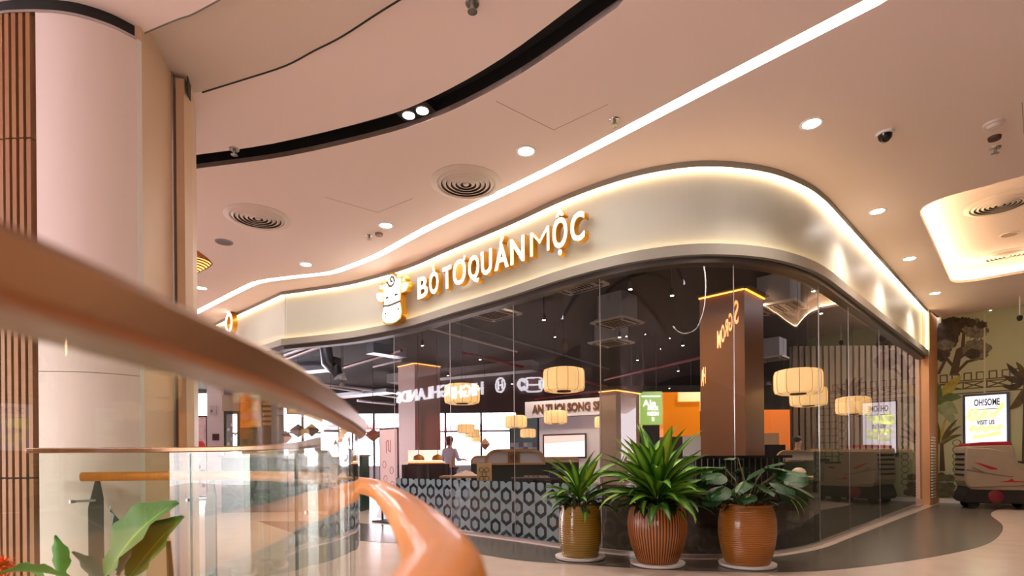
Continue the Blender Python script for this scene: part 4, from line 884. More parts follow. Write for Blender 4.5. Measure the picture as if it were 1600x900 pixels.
for px, py, w, l in [(881, 594, 64, 'largest lantern hanging over the tall booth left of the white seam'), (722, 616, 54, 'second largest lantern left of the glass centre, over the reflected shop name'), (806, 659, 34, 'lantern just left of the lettered name board'), (868, 652, 36, 'lantern hanging before the lettering of the name board'), (891, 664, 28, 'lantern hanging just below the name board lettering'),
                     (899, 678, 24, 'small lantern before the pink counter window'), (825, 677, 24, 'small lantern before the blue tiled cabinet'), (728, 670, 26, 'lantern before the bright window, topmost of three in a row'), (738, 677, 22, 'lantern before the bright window, middle of three in a row'), (745, 685, 19, 'lantern before the bright window, lowest of three in a row'),
                     (945, 660, 32, 'lantern hanging before the tan column'), (988, 667, 30, 'lantern partly behind tall leaves below the lime sign'), (1247, 597, 68, 'large lantern right of the brown column'), (1263, 620, 52, 'lantern half hidden behind the large one right of the brown column'), (1333, 634, 48, 'lantern seen before the reflected mural'),
                     (1225, 655, 32, 'lantern before the orange wall'), (1232, 684, 22, 'lowest small lantern before the orange wall'), (1080, 635, 30, 'lantern hanging before the glowing orange kiosk panel')]:
    Y = .6*FOC/w; p = at(px, py, Y); o = P0 if not used else copy_tree(P0); used = True; o.location = p; o['label'] = 'cream pleated '+l
    for ch in kids(o):
        if ch.name.startswith('cord'): ch.scale.z = 4.6-p.z

# square ceiling cassettes
cas = mat('cassette_white', rgb(170, 160, 150), .6)
def cassette():
    t = thing('ceiling_cassette', (0, 0, 0), None, 'air conditioner', 'square ceiling cassettes')
    MB().box((0, 0, .02), (.84, .84, .04)).build('panel', cas, t)
    for k in range(7): MB().box((0, -.21+k*.07, -.006), (.5, .02, .012)).build('slat', mat('slat_shadow', rgb(60, 56, 52), .7) if k == 0 else bpy.data.materials['slat_shadow'], t)
    for sx, sy in ((1, 0), (-1, 0), (0, 1), (0, -1)): MB().box((.35*sx, .35*sy, -.004), (.06 if sx else .6, .06 if sy else .6, .008)).build('air_slot', bpy.data.materials['slat_shadow'], t)
    MB().box((0, 0, .32), (.6, .6, .56)).build('casing', M['grey'], t)
    return t
K0 = cassette(); used = False
for px, py, l in [(897, 446, 'square ceiling cassette nearest the glass, cut by the tall seam'), (770, 492, 'square ceiling cassette left of the curved black reflection'), (1217, 482, 'square ceiling cassette right of the brown column top'), (955, 537, 'square ceiling cassette above the tan column'), (1207, 562, 'small square ceiling cassette above the large right lantern'), (965, 506, 'square ceiling cassette beside the glowing loop reflection')]:
    o = K0 if not used else copy_tree(K0); used = True; o.location = onz(px, py, 3.96); o.rotation_euler.z = pi/4; o['label'] = l

# pipes, trays and ducts below the dark ceiling
prd = mat('pipe_red', rgb(130, 34, 40), .4); pwh = mat('pipe_white', rgb(214, 208, 216), .4); pgy = mat('duct_grey', rgb(130, 136, 142), .35, .6)
def run(a, b, z, r, m, name, label, cat, ext=1.6, box=None):
    p, q = onz(*a, z), onz(*b, z); d = (q-p); p2, q2 = p-d*(ext-1)*.5, q+d*(ext-1)*.5
    mb = MB()
    if box: mb.beam(p2, q2, *box)
    else: mb.tube([p2, p2.lerp(q2, .5), q2], r, 8)
    o = mb.build(name, m, smooth=not box); tag(o, label, cat, 'ceiling services'); return o
for k, (a, b, z, r, m, lab) in enumerate([((444, 555), (508, 532), 4.25, .045, pwh, 'pale pipe under the dark ceiling beside the fascia bend'), ((448, 561), (552, 522), 4.2, .05, prd, 'long red sprinkler pipe under the dark ceiling beside the fascia bend'), ((528, 577), (612, 552), 4.2, .05, prd, 'red sprinkler pipe crossing above the open entrance'), ((588, 572), (622, 564), 4.2, .035, pwh, 'short pale pipe above the open entrance'),
                                     ((514, 601), (640, 617), 4.0, .05, pwh, 'upper pale conduit far above the open entrance'), ((520, 606), (640, 624), 3.95, .04, pwh, 'lower pale conduit far above the open entrance'), ((580, 628), (700, 640), 3.8, .06, pwh, 'pale conduit above the bright far window'), ((760, 560), (930, 600), 4.3, .05, prd, 'red pipe behind the left pair of large lanterns'),
                                     ((700, 640), (930, 612), 4.0, .05, prd, 'red pipe above the lettered name board'), ((640, 505), (790, 545), 4.4, .03, pwh, 'thin pale conduit behind the upper left panes'), ((700, 500), (930, 570), 4.4, .03, pgy, 'thin grey conduit behind the upper left panes'), ((960, 590), (1090, 560), 4.3, .05, prd, 'red pipe left of the brown column'), ((950, 620), (1090, 640), 4.0, .04, prd, 'red pipe over the lime sign box'), ((1200, 620), (1290, 600), 4.2, .05, prd, 'red pipe right of the brown column')]):
    run(a, b, z, r, m, 'ceiling_pipe', lab, 'pipe', 1.3)
for a, b, z, bx_, lab in [((450, 575), (512, 569), 4.1, (.5, .4), 'wide grey air duct in the ceiling left of the entrance'), ((585, 545), (622, 551), 4.3, (.4, .3), 'pale grey air duct right above the entrance'), ((640, 590), (800, 575), 4.35, (.6, .35), 'dark grey air duct behind the lantern over the shop name'), ((540, 618), (600, 612), 3.95, (.7, .15), 'flat bright ceiling tray at the entrance')]:
    run(a, b, z, 0, pgy if 'dark' not in lab else M['grey'], 'air_duct', lab, 'duct', 1.4, bx_)
tag(MB().tube([(at(505, 560, 14).x, 14, 4.6), at(512, 568, 14), at(522, 576, 14), at(530, 588, 14)], .16, 10).build('flexible_duct', pgy, smooth=True), 'silver flexible duct bending down above the entrance', 'duct')
for k, (px, py) in enumerate([(536, 590), (534, 602)]):
    c = at(px, py, 13.5+k*.5); t = thing('spot_lamp', c, 'small pendant spot above the entrance, %s of two' % ('upper', 'lower')[k], 'light'); MB().lathe(c, [(.09, -.05), (.06, .05), (.015, .08)], 14).build('hood', M['white'], t, smooth=True); MB().tube([c+Vector((0, 0, .08)), (c.x, c.y, 4.6)], .012, 6).build('rod', M['grey'], t)
# little track lamps scattered under the plenum
for k, (px, py, lb) in enumerate([(985, 452, 'beside the cassette nearest the tall seam'), (1050, 462, 'above the glowing loop, left of the brown column'), (1172, 412, 'high above the brown column, right of its seam'), (1237, 414, 'near the glass top right of the brown column'), (1271, 455, 'near the curved golden reflection, upper one'), (1283, 490, 'near the curved golden reflection, lower one'), (1100, 500, 'close to the left edge of the brown column, upper'), (1067, 540, 'midway between loop and brown column'), (1060, 580, 'above the orange kiosk, left of the loop end'), (968, 527, 'above the tan column, left of the square cassette'), (996, 563, 'above the lime sign, upper'), (1046, 607, 'directly above the orange kiosk'), (660, 540, 'above the rose column beside the entrance'), (750, 562, 'above the lantern over the mirrored name'), (850, 500, 'left of the black curved reflection'), (700, 587, 'left of the mirrored shop name'), (800, 600, 'between the two largest left lanterns')]):
    c = onz(px, py, 3.9+.25*(k % 3)/3); t = thing('track_lamp', c, None, 'light', 'small track lamps under the dark ceiling'); t['label'] = 'tiny bright track lamp '+lb
    MB().lathe(c, [(.03, 0), (.04, .02), (.035, .12), (.01, .14)], 10).build('body', blk, t, smooth=True); MB().lathe(c, [(.001, -.002), (.030, -.002)], 10).build('lens', M['lamp'], t); MB().tube([c+Vector((0, 0, .13)), (c.x, c.y, 4.6)], .008, 5).build('stem', blk, t)

# ------------------------------------------------------------------ frosted ring film on the glass
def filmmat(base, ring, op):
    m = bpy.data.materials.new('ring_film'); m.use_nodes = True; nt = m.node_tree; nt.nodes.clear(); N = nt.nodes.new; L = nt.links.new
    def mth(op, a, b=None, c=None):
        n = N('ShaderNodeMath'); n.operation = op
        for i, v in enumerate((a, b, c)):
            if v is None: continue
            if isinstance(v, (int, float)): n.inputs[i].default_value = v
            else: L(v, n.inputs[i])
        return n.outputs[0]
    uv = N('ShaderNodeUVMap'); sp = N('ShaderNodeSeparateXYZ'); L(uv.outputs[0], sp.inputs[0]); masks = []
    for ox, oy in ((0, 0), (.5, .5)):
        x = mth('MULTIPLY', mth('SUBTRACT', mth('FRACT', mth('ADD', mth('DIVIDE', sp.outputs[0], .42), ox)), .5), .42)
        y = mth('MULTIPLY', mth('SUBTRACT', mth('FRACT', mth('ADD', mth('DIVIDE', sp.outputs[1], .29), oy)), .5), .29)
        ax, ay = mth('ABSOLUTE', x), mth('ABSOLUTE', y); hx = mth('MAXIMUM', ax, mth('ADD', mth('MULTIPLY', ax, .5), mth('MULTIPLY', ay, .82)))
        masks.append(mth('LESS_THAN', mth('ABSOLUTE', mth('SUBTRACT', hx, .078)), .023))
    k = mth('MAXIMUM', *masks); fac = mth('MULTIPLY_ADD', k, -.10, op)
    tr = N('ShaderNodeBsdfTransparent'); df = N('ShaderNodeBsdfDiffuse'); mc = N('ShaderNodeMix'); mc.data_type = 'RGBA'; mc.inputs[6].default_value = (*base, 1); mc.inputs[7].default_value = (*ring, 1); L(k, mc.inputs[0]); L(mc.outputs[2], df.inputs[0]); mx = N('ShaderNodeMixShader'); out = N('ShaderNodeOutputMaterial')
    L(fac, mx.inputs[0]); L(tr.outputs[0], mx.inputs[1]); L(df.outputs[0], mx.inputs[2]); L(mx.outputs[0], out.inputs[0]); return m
FM_ = [filmmat(rgb(180, 208, 224), rgb(48, 64, 80), .74), filmmat(rgb(50, 54, 50), rgb(22, 24, 24), .55)]; run_u = 0  # second copy: the same film darkened to stand for shade on curved panes
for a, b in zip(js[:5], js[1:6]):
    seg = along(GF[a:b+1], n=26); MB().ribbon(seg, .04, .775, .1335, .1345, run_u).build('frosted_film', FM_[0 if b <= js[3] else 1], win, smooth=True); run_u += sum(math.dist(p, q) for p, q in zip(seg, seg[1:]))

# ------------------------------------------------------------------ booths, tables, chairs, counters
oak = mat('oak', rgb(178, 142, 96), .45, noise=.12, nscale=8, stretch=(1, 1, .15)); grn = mat('green_upholstery', rgb(26, 50, 42), .6); lgy = mat('pale_grey_panel', rgb(190, 190, 200), .5); darkt = mat('table_dark', rgb(58, 56, 56), .35); cream = mat('porcelain', rgb(240, 226, 210), .25)
def arch(u0, u1, z0, z1, r):
    return [(u0, z0), (u1, z0)]+[(u1-r+r*cos(a*pi/16), z1-r+r*sin(a*pi/16)) for a in range(9)]+[(u0+r-r*sin(a*pi/16), z1-r+r*cos(a*pi/16)) for a in range(9)]
def booth(px0, px1, Y, z1, label, post=True, medal=True, base_px=None):
    a, b = at(px0, HY, Y), at(px1, HY, Y); Pn = Plane(a.xy, (1, 0)); w = b.x-a.x
    t = thing('booth_bench', (a.x+w/2, Y, 0), label, 'bench', 'dining booths')
    o = arch(0, w, .98, z1, min(.24, (z1-.98)*.9)); i = arch(.055, w-.055, 1.0, z1-.055, min(.2, (z1-1.06)*.85))
    Pn.plate([o, i], -.06, .02, 'arched_frame', oak, t); Pn.plate([i], -.04, -.01, 'panel', lgy, t)
    MB().box((a.x+w/2, Y+.02, .72), (w-.02, .10, .52)).build('backrest', grn, t, bevel=.02); MB().box((a.x+w/2, Y-.22, .43), (w-.02, .46, .12)).build('seat', grn, t, bevel=.03); MB().box((a.x+w/2, Y-.16, .185), (w-.06, .36, .37)).build('base', oak, t)
    MB().box((a.x+w/2, Y, .98), (w, .12, .03)).build('ledge', oak, t)
    if medal:
        m_ = at((px0+px1)/2, HY, Y).x-a.x; Pn.plate([[(m_-.13, 1.0), (m_+.1, 1.0), (m_+.1, z1-.05), (m_-.13, z1-.05)]], -.01, .03, 'carved_block', mat('carved_oak', rgb(132, 100, 62), .5), t)
        for q in range(3): Pn.strokes([[(m_-.02+(.07-.02*q)*cos(a_*pi/6), 1.1+(.07-.02*q)*sin(a_*pi/6)) for a_ in range(13)]], .008, .03, .036, 'carving', mat('carving', rgb(60, 40, 24), .6), t)
    if post:
        p0, p1 = at(post[0], HY, Y-.4), at(post[1], HY, Y-.4); ww = p1.x-p0.x; po = MB().box(((p0.x+p1.x)/2, Y-.4, .5), (ww, .08, 1.0)).build('end_post', mat('oak_pale', rgb(200, 172, 124), .45, noise=.08), t, bevel=.01)
        QP = Plane((p0.x, Y-.44), (1, 0))
        for cx_, cz_ in ((-.05, .88), (.05, .88), (0, .80), (-.05, .72), (.05, .72)):
            QP.strokes([[(ww/2+cx_+.045*cos(a_*pi/3), cz_+.045*sin(a_*pi/3)) for a_ in range(7)]], .01, .0, .006, 'hexagon_carving', mat('carving2', rgb(70, 50, 34), .6), po)
    return t
booth(757, 852, 10.6, 1.27, 'wide booth with arched oak frame and pale panel, tallest of its kind', (745, 768))
booth(735, 800, 13.2, 1.17, 'lower arched booth behind the tall booth, before the bright window', None, False)
booth(790, 905, 15.5, 1.12, 'far arched booth before the fish counter', None, False)
def table(px, Y, w, d, label, items=(), top=oak, z=.75):
    c = at(px, HY, Y); t = thing('dining_table', (c.x, Y, 0), label, 'table', 'dining tables')
    MB().box((c.x, Y, z-.02), (w, d, .04)).build('tabletop', top, t, bevel=.006); MB().box((c.x, Y, z/2-.02), (.09, .09, z-.04)).build('pedestal', blk, t); MB().box((c.x, Y, .015), (.5, .45, .03)).build('foot', blk, t)
    return c.x
def bowl(x, y, z, r, label, lid=False):
    t = thing('bowl', (x, y, z), label, 'bowl', 'bowls set on the tables')
    MB().lathe((x, y, z), [(r*.4, 0), (r*.5, .005), (r*.9, r*.55), (r, r*.7), (r*.92, r*.7), (r*.45, .02), (.001, .018)], 20).build('dish', cream, t, smooth=True)
    if lid: MB().lathe((x, y, z), [(r*.95, r*.7), (r*.8, r*1.05), (r*.4, r*1.3), (.001, r*1.36)], 20).build('lid', cream, t, smooth=True)
x = table(836, 9.75, .85, .6, 'dark dining table with small cups, in front of the tall booth', top=darkt)
for k in range(5): bowl(x-.16+k*.085, 9.66, .75, .045, ['leftmost', 'second', 'middle', 'fourth', 'rightmost'][k]+' small cream cup in the row on the dark table')
bx_ = thing('napkin_box', (x+.32, 9.6, .75), 'blue napkin box on the dark table before the tall booth', 'box'); MB().box((x+.32, 9.6, .81), (.16, .12, .12)).build('body', mat('blue_box', rgb(36, 52, 120), .5), bx_, bevel=.008); MB().box((x+.32, 9.6, .872), (.10, .03, .006)).build('slot', blk, bx_)
x = table(724, 11.2, .9, .7, 'oak dining table with a folded pink cloth left of the tall booth')
nb = thing('folded_cloth', (x+.05, 11.1, .75), 'crumpled pale pink cloth on the table left of the tall booth', 'cloth'); me = MB(); n_ = 10
vs = [(x-.2+.5*i/n_, 10.95+.3*j_/n_, .752+max(0, .075*sin(pi*i/n_)*sin(pi*j_/n_)*(1+.5*sin(i*2.3+j_*1.7)))) for i in range(n_+1) for j_ in range(n_+1)]
me.add(vs, [(i*(n_+1)+j_, (i+1)*(n_+1)+j_, (i+1)*(n_+1)+j_+1, i*(n_+1)+j_+1) for i in range(n_) for j_ in range(n_)]); me.build('cloth', mat('pink_cloth', rgb(236, 206, 196), .8), nb, smooth=True)
x = table(1256, 8.9, 1.0, .7, 'amber-topped dining table with two white lidded bowls inside the right glass')
bowl(x-.24, 8.6, .758, .11, 'flatter white lidded bowl on the left of the amber table', True); bowl(x+.17, 8.6, .758, .13, 'larger white lidded bowl on the right of the amber table', True)
for k, (dx, l) in enumerate(((-.24, 'left'), (.17, 'right'))):
    t = thing('plate', (x+dx, 8.6, .745), 'white plate under the %s lidded bowl' % l, 'plate'); MB().lathe((x+dx, 8.6, .7505), [(.001, 0), (.12, 0), (.2, .012), (.2, .018), (.12, .006), (.001, .006)], 24).build('rim', cream, t, smooth=True)
# long bench along the back of the right-hand dining area
a, b = at(1213, HY, 11.35), at(1424, HY, 11.35); BPn = Plane(a.xy, (1, 0)); w = b.x-a.x
t = thing('long_bench', (a.x+w/2, 11.35, 0), 'long dark green bench with rounded oak frame and pale head panel', 'bench')
o = [(0, 1.0), (w, 1.0), (w, 1.21)]+[(.2-.2*sin(k*pi/16), 1.01+.2*cos(k*pi/16)) for k in range(9)]; i_ = [(.05, 1.01), (w-.03, 1.01), (w-.03, 1.17)]+[(.2-.15*sin(k*pi/16), 1.02+.15*cos(k*pi/16)) for k in range(9)]
BPn.plate([o, i_], -.05, .03, 'rounded_frame', oak, t); BPn.plate([i_], -.03, 0, 'head_panel', lgy, t)
for k in range(5): MB().box((a.x+w*(k+.5)/5, 11.36, .72), (w/5-.012, .12, .54)).build('back_cushion', grn, t, bevel=.02); MB().box((a.x+(w-.5)*(k+.5)/5, 11.1, .42), ((w-.5)/5-.012, .5, .14)).build('seat_cushion', grn, t, bevel=.03)
MB().box((a.x+w/2-.25, 11.15, .17), (w-.5, .42, .34)).build('base', wbr2, t)
PT = [p for p in along(FAS, .1) if p[0] > 4.0 and p[0] < 8.8]; lp = thing('low_partition', (*PT[0], 0), 'dark green low partition with oak top right behind the straight right-hand glass', 'partition')
for a, b in ((0, 22), (22, 44), (44, len(PT)-1)): MB().ribbon([PT[a], PT[b]], .0, 1.14, .22, .28).build('panel', grn, lp)
MB().ribbon([PT[0], PT[-1]], 1.14, 1.175, .20, .31).build('oak_top', oak, lp)
# balustrade-like rack of thin bars and a dark service counter round the brown column
cc = at(1140, HY, 8.55); sc_ = thing('service_counter', (cc.x, 8.5, 0), 'dark counter with slim vertical bars around the brown column', 'counter')
MB().box((cc.x+.1, 8.55, 1.08), (1.5, .5, .04)).build('countertop', blk, sc_)
for k in range(16): MB().box((cc.x-.6+k*.09, 8.33, .86), (.012, .012, .42)).build('bar', M['steel'], sc_)
MB().box((cc.x+.1, 8.6, .33), (1.4, .4, .66)).build('cabinet_base', wbr2, sc_); MB().box((cc.x+.1, 8.6, .85), (1.36, .3, .42)).build('recess', blk, sc_)
def chair(px, Y, rz, label):
    c = at(px, HY, Y); t = thing('dining_chair', (0, 0, 0), label, 'chair', 'black dining chairs')
    MB().box((0, 0, .45), (.46, .44, .07)).build('seat', blk, t, bevel=.02)
    mb = MB(); pr_l = [(.23*sin(a_), -.02-.21*cos(a_)*-1) for a_ in [R(x_) for x_ in range(-80, 81, 20)]]
    mb.ribbon(pr_l, .5, .98, 0, .04); mb.build('backrest', mat('chair_black', rgb(34, 34, 36), .5) if 'chair_black' not in bpy.data.materials else bpy.data.materials['chair_black'], t, smooth=True)
    for sx in (-1, 1):
        for sy in (-1, 1): MB().tube([(.18*sx, .17*sy, .43), (.22*sx, .2*sy, 0)], [.018, .012], 6).build('leg', oak, t)
    t.location = (c.x, Y, 0); t.rotation_euler.z = rz
chair(648, 11.3, .4, 'black round-backed chair nearest the poster stand'); chair(684, 12.3, -.3, 'black round-backed chair left of the pink cloth table'); chair(795, 12.3, 2.9, 'black chair behind the tall booth'); chair(880, 11.4, .2, 'black chair right of the tall booth')
# lit white counter with amber domes further back
a, b = at(637, HY, 16.5), at(694, HY, 16.5); t = thing('serving_counter', ((a.x+b.x)/2, 16.7, 0), 'white lit serving counter behind the black chairs', 'counter'); w = b.x-a.x; xm = (a.x+b.x)/2
MB().box((xm, 16.8, 1.2), (w, .5, .34)).build('white_front', lamp('counter_white', rgb(226, 226, 214), .42), t); MB().box((xm, 16.7, 1.0), (w, .6, .05)).build('amber_edge', lamp('amber_edge', rgb(240, 170, 70), .5), t); MB().box((xm, 16.8, .49), (w, .5, .97)).build('base', mat('base_brown', rgb(80, 62, 54), .6), t)
for k, px in enumerate((654, 684)):
    c = at(px, 719, 15.6); q = thing('heat_lamp', c, 'amber dome heat lamp before the serving counter, %s one' % ('left', 'right')[k], 'lamp'); MB().lathe(c, [(.17, 0), (.165, .05), (.13, .12), (.05, .15), (.02, .17)], 18).build('dome', mat('amber_dome', rgb(200, 140, 50), .4, .5), q, smooth=True); MB().tube([c+Vector((0, 0, .17)), (c.x, c.y, 4.6)], .008, 5).build('cord', blk, q)
# poster stand in the open entrance
a, b = at(593, HY, 9.75), at(622, HY, 9.4); PP = Plane(a.xy, (b-a).xy); w = (b-a).xy.length
ps = thing('poster_stand', PP.xyz(w/2, 0, 0), 'tall black framed poster stand with pink sketches in the open entrance', 'stand')
PP.plate([[(0, .25), (w, .25), (w, 1.64), (0, 1.64)]], -.02, .0, 'frame', blk, ps); PP.plate([[(.025, .28), (w-.025, .28), (w-.025, 1.61), (.025, 1.61)]], .0, .004, 'sheet', mat('poster_sheet', rgb(232, 206, 206), .5), ps)
sk = mat('sketch_red', rgb(170, 90, 90), .6); so = mat('sketch_dark', rgb(120, 90, 90), .6)
PP.strokes([[(w/2-.06, 1.2), (w/2-.06, 1.4), (w/2, 1.42), (w/2, 1.25), (w/2+.06, 1.22), (w/2+.06, 1.42)]], .016, .004, .006, 'sketch', sk, ps)
for k, (u, z) in enumerate([(.10, 1.0), (.24, .9), (.12, .75), (.25, .65), (.10, .5), (.24, .42)]): PP.strokes([[(u*w/.36+.05*cos(q*pi/5), z+.06*sin(q*pi/5)) for q in range(11)]], .01, .004, .006, 'sketch', so if k % 2 else sk, ps)
for u in (.06, w-.06): c = PP.xyz(u, .0, -.01); MB().box((c.x, c.y, .14), (.03, .03, .28)).build('post', blk, ps)
c = PP.xyz(w/2, .01, -.01); MB().box((c.x, c.y, .012), (w, .36, .024), rot_to(PP.d)).build('foot', blk, ps)

# ------------------------------------------------------------------ shops at the far left, seen through the balustrade
c = at(337, HY, 13); t = thing('column_5', (c.x, 13, 0), kind='structure'); MB().box((c.x, 13.2, 2.1), (.40, .4, 4.2)).build('cladding', mat('lilac_paint', rgb(214, 200, 214), .5), t)
sw = thing('wall_switch', (c.x, 12.98, 1.6), 'small dark control box on the pale lilac column', 'switch'); p = at(337, 683, 12.98); sw.location = p; MB().box(p, (.14, .04, .16)).build('box', mat('plum_box', rgb(70, 40, 56), .5), sw); MB().box(p+Vector((0, -.022, .02)), (.08, .01, .05)).build('cover', blk, sw)
p = at(333, 641, 12.98); sw = thing('notice_plate', p, 'small pale notice plate higher on the lilac column', 'sign'); MB().box(p, (.16, .015, .22)).build('plate', mat('plate_grey', rgb(190, 180, 190), .5), sw); MB().box(p+Vector((-.03, -.01, -.02)), (.04, .01, .06)).build('mark', mat('mark', rgb(120, 90, 100), .5), sw)
a, b = at(304, HY, 13.4), at(324, HY, 13.4); PQ = Plane(a.xy, (1, 0)); w = b.x-a.x; t = thing('poster', PQ.xyz(w/2, 1.2, 0), 'framed poster with a red flower left of the lilac column', 'poster')
PQ.plate([[(0, .2), (w, .2), (w, 2.2), (0, 2.2)]], -.03, 0, 'frame', blk, t); PQ.plate([[(.03, .24), (w-.03, .24), (w-.03, 2.16), (.03, 2.16)]], 0, .005, 'sheet', mat('poster2', rgb(226, 196, 206), .5, noise=.25, nscale=7), t); PQ.plate([ellip(w/2, 1.45, .11, .13, 18)], .005, .01, 'flower', mat('poster_red', rgb(220, 60, 70), .5), t)
for k, (u, z, r_) in enumerate([(.1, .95, .06), (.2, .8, .09), (.12, .6, .06), (.22, .5, .05)]): PQ.plate([ellip(u, z, r_, r_, 12)], .005, .01, 'food_picture', mat('food%d' % k, [rgb(150, 70, 50), rgb(120, 60, 60), rgb(180, 140, 120), rgb(100, 60, 70)][k], .5), t)
a, b = at(350, HY, 12.8), at(374, HY, 12.8); PQ = Plane(a.xy, (1, 0)); w = b.x-a.x; t = thing('door_1', PQ.xyz(w/2, 0, 0), kind='structure')
PQ.plate([[(0, 0), (w, 0), (w, 2.25), (0, 2.25)], [(.04, .06), (w-.05, .06), (w-.05, 2.18), (.04, 2.18)]], -.04, 0, 'frame', mat('door_teal', rgb(50, 66, 70), .4), t); PQ.plate([[(.04, .06), (w-.05, .06), (w-.05, 2.18), (.04, 2.18)]], -.03, -.02, 'pane', M['glass'], t)
for k in range(14): PQ.plate([ellip(.1+.08*(k % 3), .5+.11*k, .03, .04, 10)], -.019, -.017, 'sticker', mat('sticker', rgb(214, 222, 232), .6) if k == 0 else bpy.data.materials['sticker'], t)
PQ.plate([[(-.02, 2.25), (w+.05, 2.25), (w+.05, 2.62), (-.02, 2.62)]], -.1, .02, 'header', mat('header_taupe', rgb(170, 150, 136), .6), t)
PQ.plate([[(-.02, 2.62), (w+.05, 2.62), (w+.05, 4.2), (-.02, 4.2)]], -.1, -.06, 'upper_panel', mat('upper_grey', rgb(140, 140, 146), .5), t)
a, b = at(375, HY, 12.6), at(436, HY, 12.6); PQ = Plane(a.xy, (1, 0)); w = b.x-a.x
tag(PQ.plate([[(0, 0), (w, 0), (w, 4.2), (0, 4.2)]], -.3, 0, 'wall_shop', mat('shop_brown', rgb(132, 104, 74), .6)), kind='structure')
t = thing('food_poster', PQ.xyz(w*.35, 2, .01), 'large orange food poster on the brown shop wall at the left', 'poster'); op = mat('food_orange', rgb(240, 140, 60), .5, noise=.35, nscale=4)
PQ.plate([[(.03, 1.85), (w*.56, 1.85), (w*.56, 3.0), (.03, 3.0)]], 0, .03, 'board', op, t)
for u, z, r_, m in [(.18, 2.75, .12, rgb(250, 180, 40)), (.4, 2.5, .15, rgb(240, 120, 60)), (.36, 2.1, .12, rgb(230, 120, 100)), (.14, 2.1, .1, rgb(220, 150, 110))]: PQ.plate([ellip(u, z, r_, r_*.9, 18)], .03, .04, 'dish_picture', mat('dish', m, .5), t)
t = thing('price_rack', PQ.xyz(w*.7, 2, .01), 'gold striped menu rack beside the orange food poster', 'rack')
for k in range(9): PQ.plate([[(w*.6, 1.9+k*.115), (w*.84, 1.9+k*.115), (w*.84, 1.96+k*.115), (w*.6, 1.96+k*.115)]], .002, .03, 'slat', mat('rack_gold', rgb(214, 170, 96), .4) if k == 0 else bpy.data.materials['rack_gold'], t)
PQ.plate([[(w*.84, 0), (w, 0), (w, 4.2), (w*.84, 4.2)]], 0, .06, 'post', mat('post_lilac', rgb(150, 146, 152), .5), t)
# teal counter with shelf items
a, b = at(345, HY, 11.6), at(566, HY, 11.6); teal = mat('counter_teal', rgb(40, 74, 66), .4); t = thing('display_counter', ((a.x+b.x)/2, 11.8, 0), 'long dark teal display counter seen through the balustrade glass', 'counter'); w = b.x-a.x
for k in range(6): MB().box((a.x+w*(k+.5)/6, 11.9, .58), (w/6-.015, .6, 1.16)).build('front_panel', teal, t, bevel=.006)
MB().box(((a.x+b.x)/2, 11.88, 1.18), (w+.04, .7, .04)).build('countertop', mat('counter_top', rgb(150, 140, 120), .4), t); MB().box((a.x+.5, 11.85, 1.24), (.9, .4, .06)).build('menu_strip', mat('menu_strip', rgb(200, 170, 130), .5), t)
for k, (u, w_, h_, m, l) in enumerate([(.9, .32, .16, rgb(214, 210, 150), 'pale yellow box on the teal counter, left of a pair'), (1.5, .24, .13, rgb(206, 200, 160), 'pale yellow box on the teal counter, right of a pair'), (2.1, .3, .2, rgb(180, 190, 200), 'grey steel box on the teal counter near the curved end')]):
    q = thing('counter_box', (a.x+u, 11.8, 1.2), l, 'box'); MB().box((a.x+u, 11.8, 1.2+h_/2), (w_, .25, h_)).build('body', mat('cbox', m, .5), q, bevel=.01); MB().box((a.x+u, 11.8, 1.205+h_), (w_+.02, .27, .015)).build('lid', mat('cbox_lid', m, .4), q)
for k, (px, py, r_, m) in enumerate([(466, 673, .26, rgb(214, 180, 150)), (487, 672, .24, rgb(210, 170, 146)), (517, 673, .26, rgb(120, 140, 156)), (446, 683, .2, rgb(226, 170, 170)), (583, 680, .26, rgb(226, 150, 120)), (758, 694, .17, rgb(226, 170, 140))]):
    c = at(px, py, 17+.9*(k % 3)); b_ = bicone('paper_lantern', c, r_, .42, ['beige pointed paper lantern left of the window mullion', 'tan pointed paper lantern right beside the beige one', 'grey blue pointed paper lantern near the cap rail bend', 'faint pink paper lantern low at the left of the bright window', 'salmon pointed paper lantern beside the poster stand', 'small salmon paper lantern left of the tall booth'][k], mat('paper', m, .7), None, 16, 'paper lanterns by the window wall'); MB().tube([c+Vector((0, 0, .2)), (c.x, c.y, 4.6)], .006, 5).build('cord', blk, b_)

# ------------------------------------------------------------------ coffee shop across the hall, mirrored in the glass
HP = Plane((-11.8, 7.96), (-4.5, 3.69))
tag(HP.plate([[(-6, 0), (14, 0), (14, 4.2), (-6, 4.2)]], -.3, 0, 'wall_left', mat('coffee_brown', rgb(120, 62, 54), .6, noise=.2, nscale=.6)), kind='structure')
hg = thing('coffee_sign', HP.xyz(3, 3.5, 0), 'white illuminated capital lettering on the brown shop across the hall', 'sign'); wl = lamp('letter_white', (.9, .9, 1), 6)
HP.text('HIGHLANDS', .62, 1.95, 3.52, .02, .06, 'letter', wl, hg, .012, width=4.0)
HP.plate([ellip(-.95, 3.55, .26, .26, 24), ellip(-.95, 3.55, .21, .21, 24)], .02, .06, 'ring', wl, hg); HP.strokes([[(-1.05, 3.42), (-1.05, 3.68)], [(-.85, 3.42), (-.85, 3.68)], [(-1.05, 3.55), (-.85, 3.55)]], .05, .02, .06, 'emblem_letter', wl, hg)
t = thing('coffee_counter_panel', HP.xyz(3, 1.4, .02), 'red glowing picture panels on the brown shop across the hall', 'panel')
for k in range(3): HP.plate([[(.4+2*k, .9), (2.1+2*k, .9), (2.1+2*k, 2.7), (.4+2*k, 2.7)]], 0, .05, 'picture', mat('red_panel', rgb(190, 60, 60), .5, emit=rgb(190, 50, 50), es=.6) if k == 0 else bpy.data.materials['red_panel'], t)

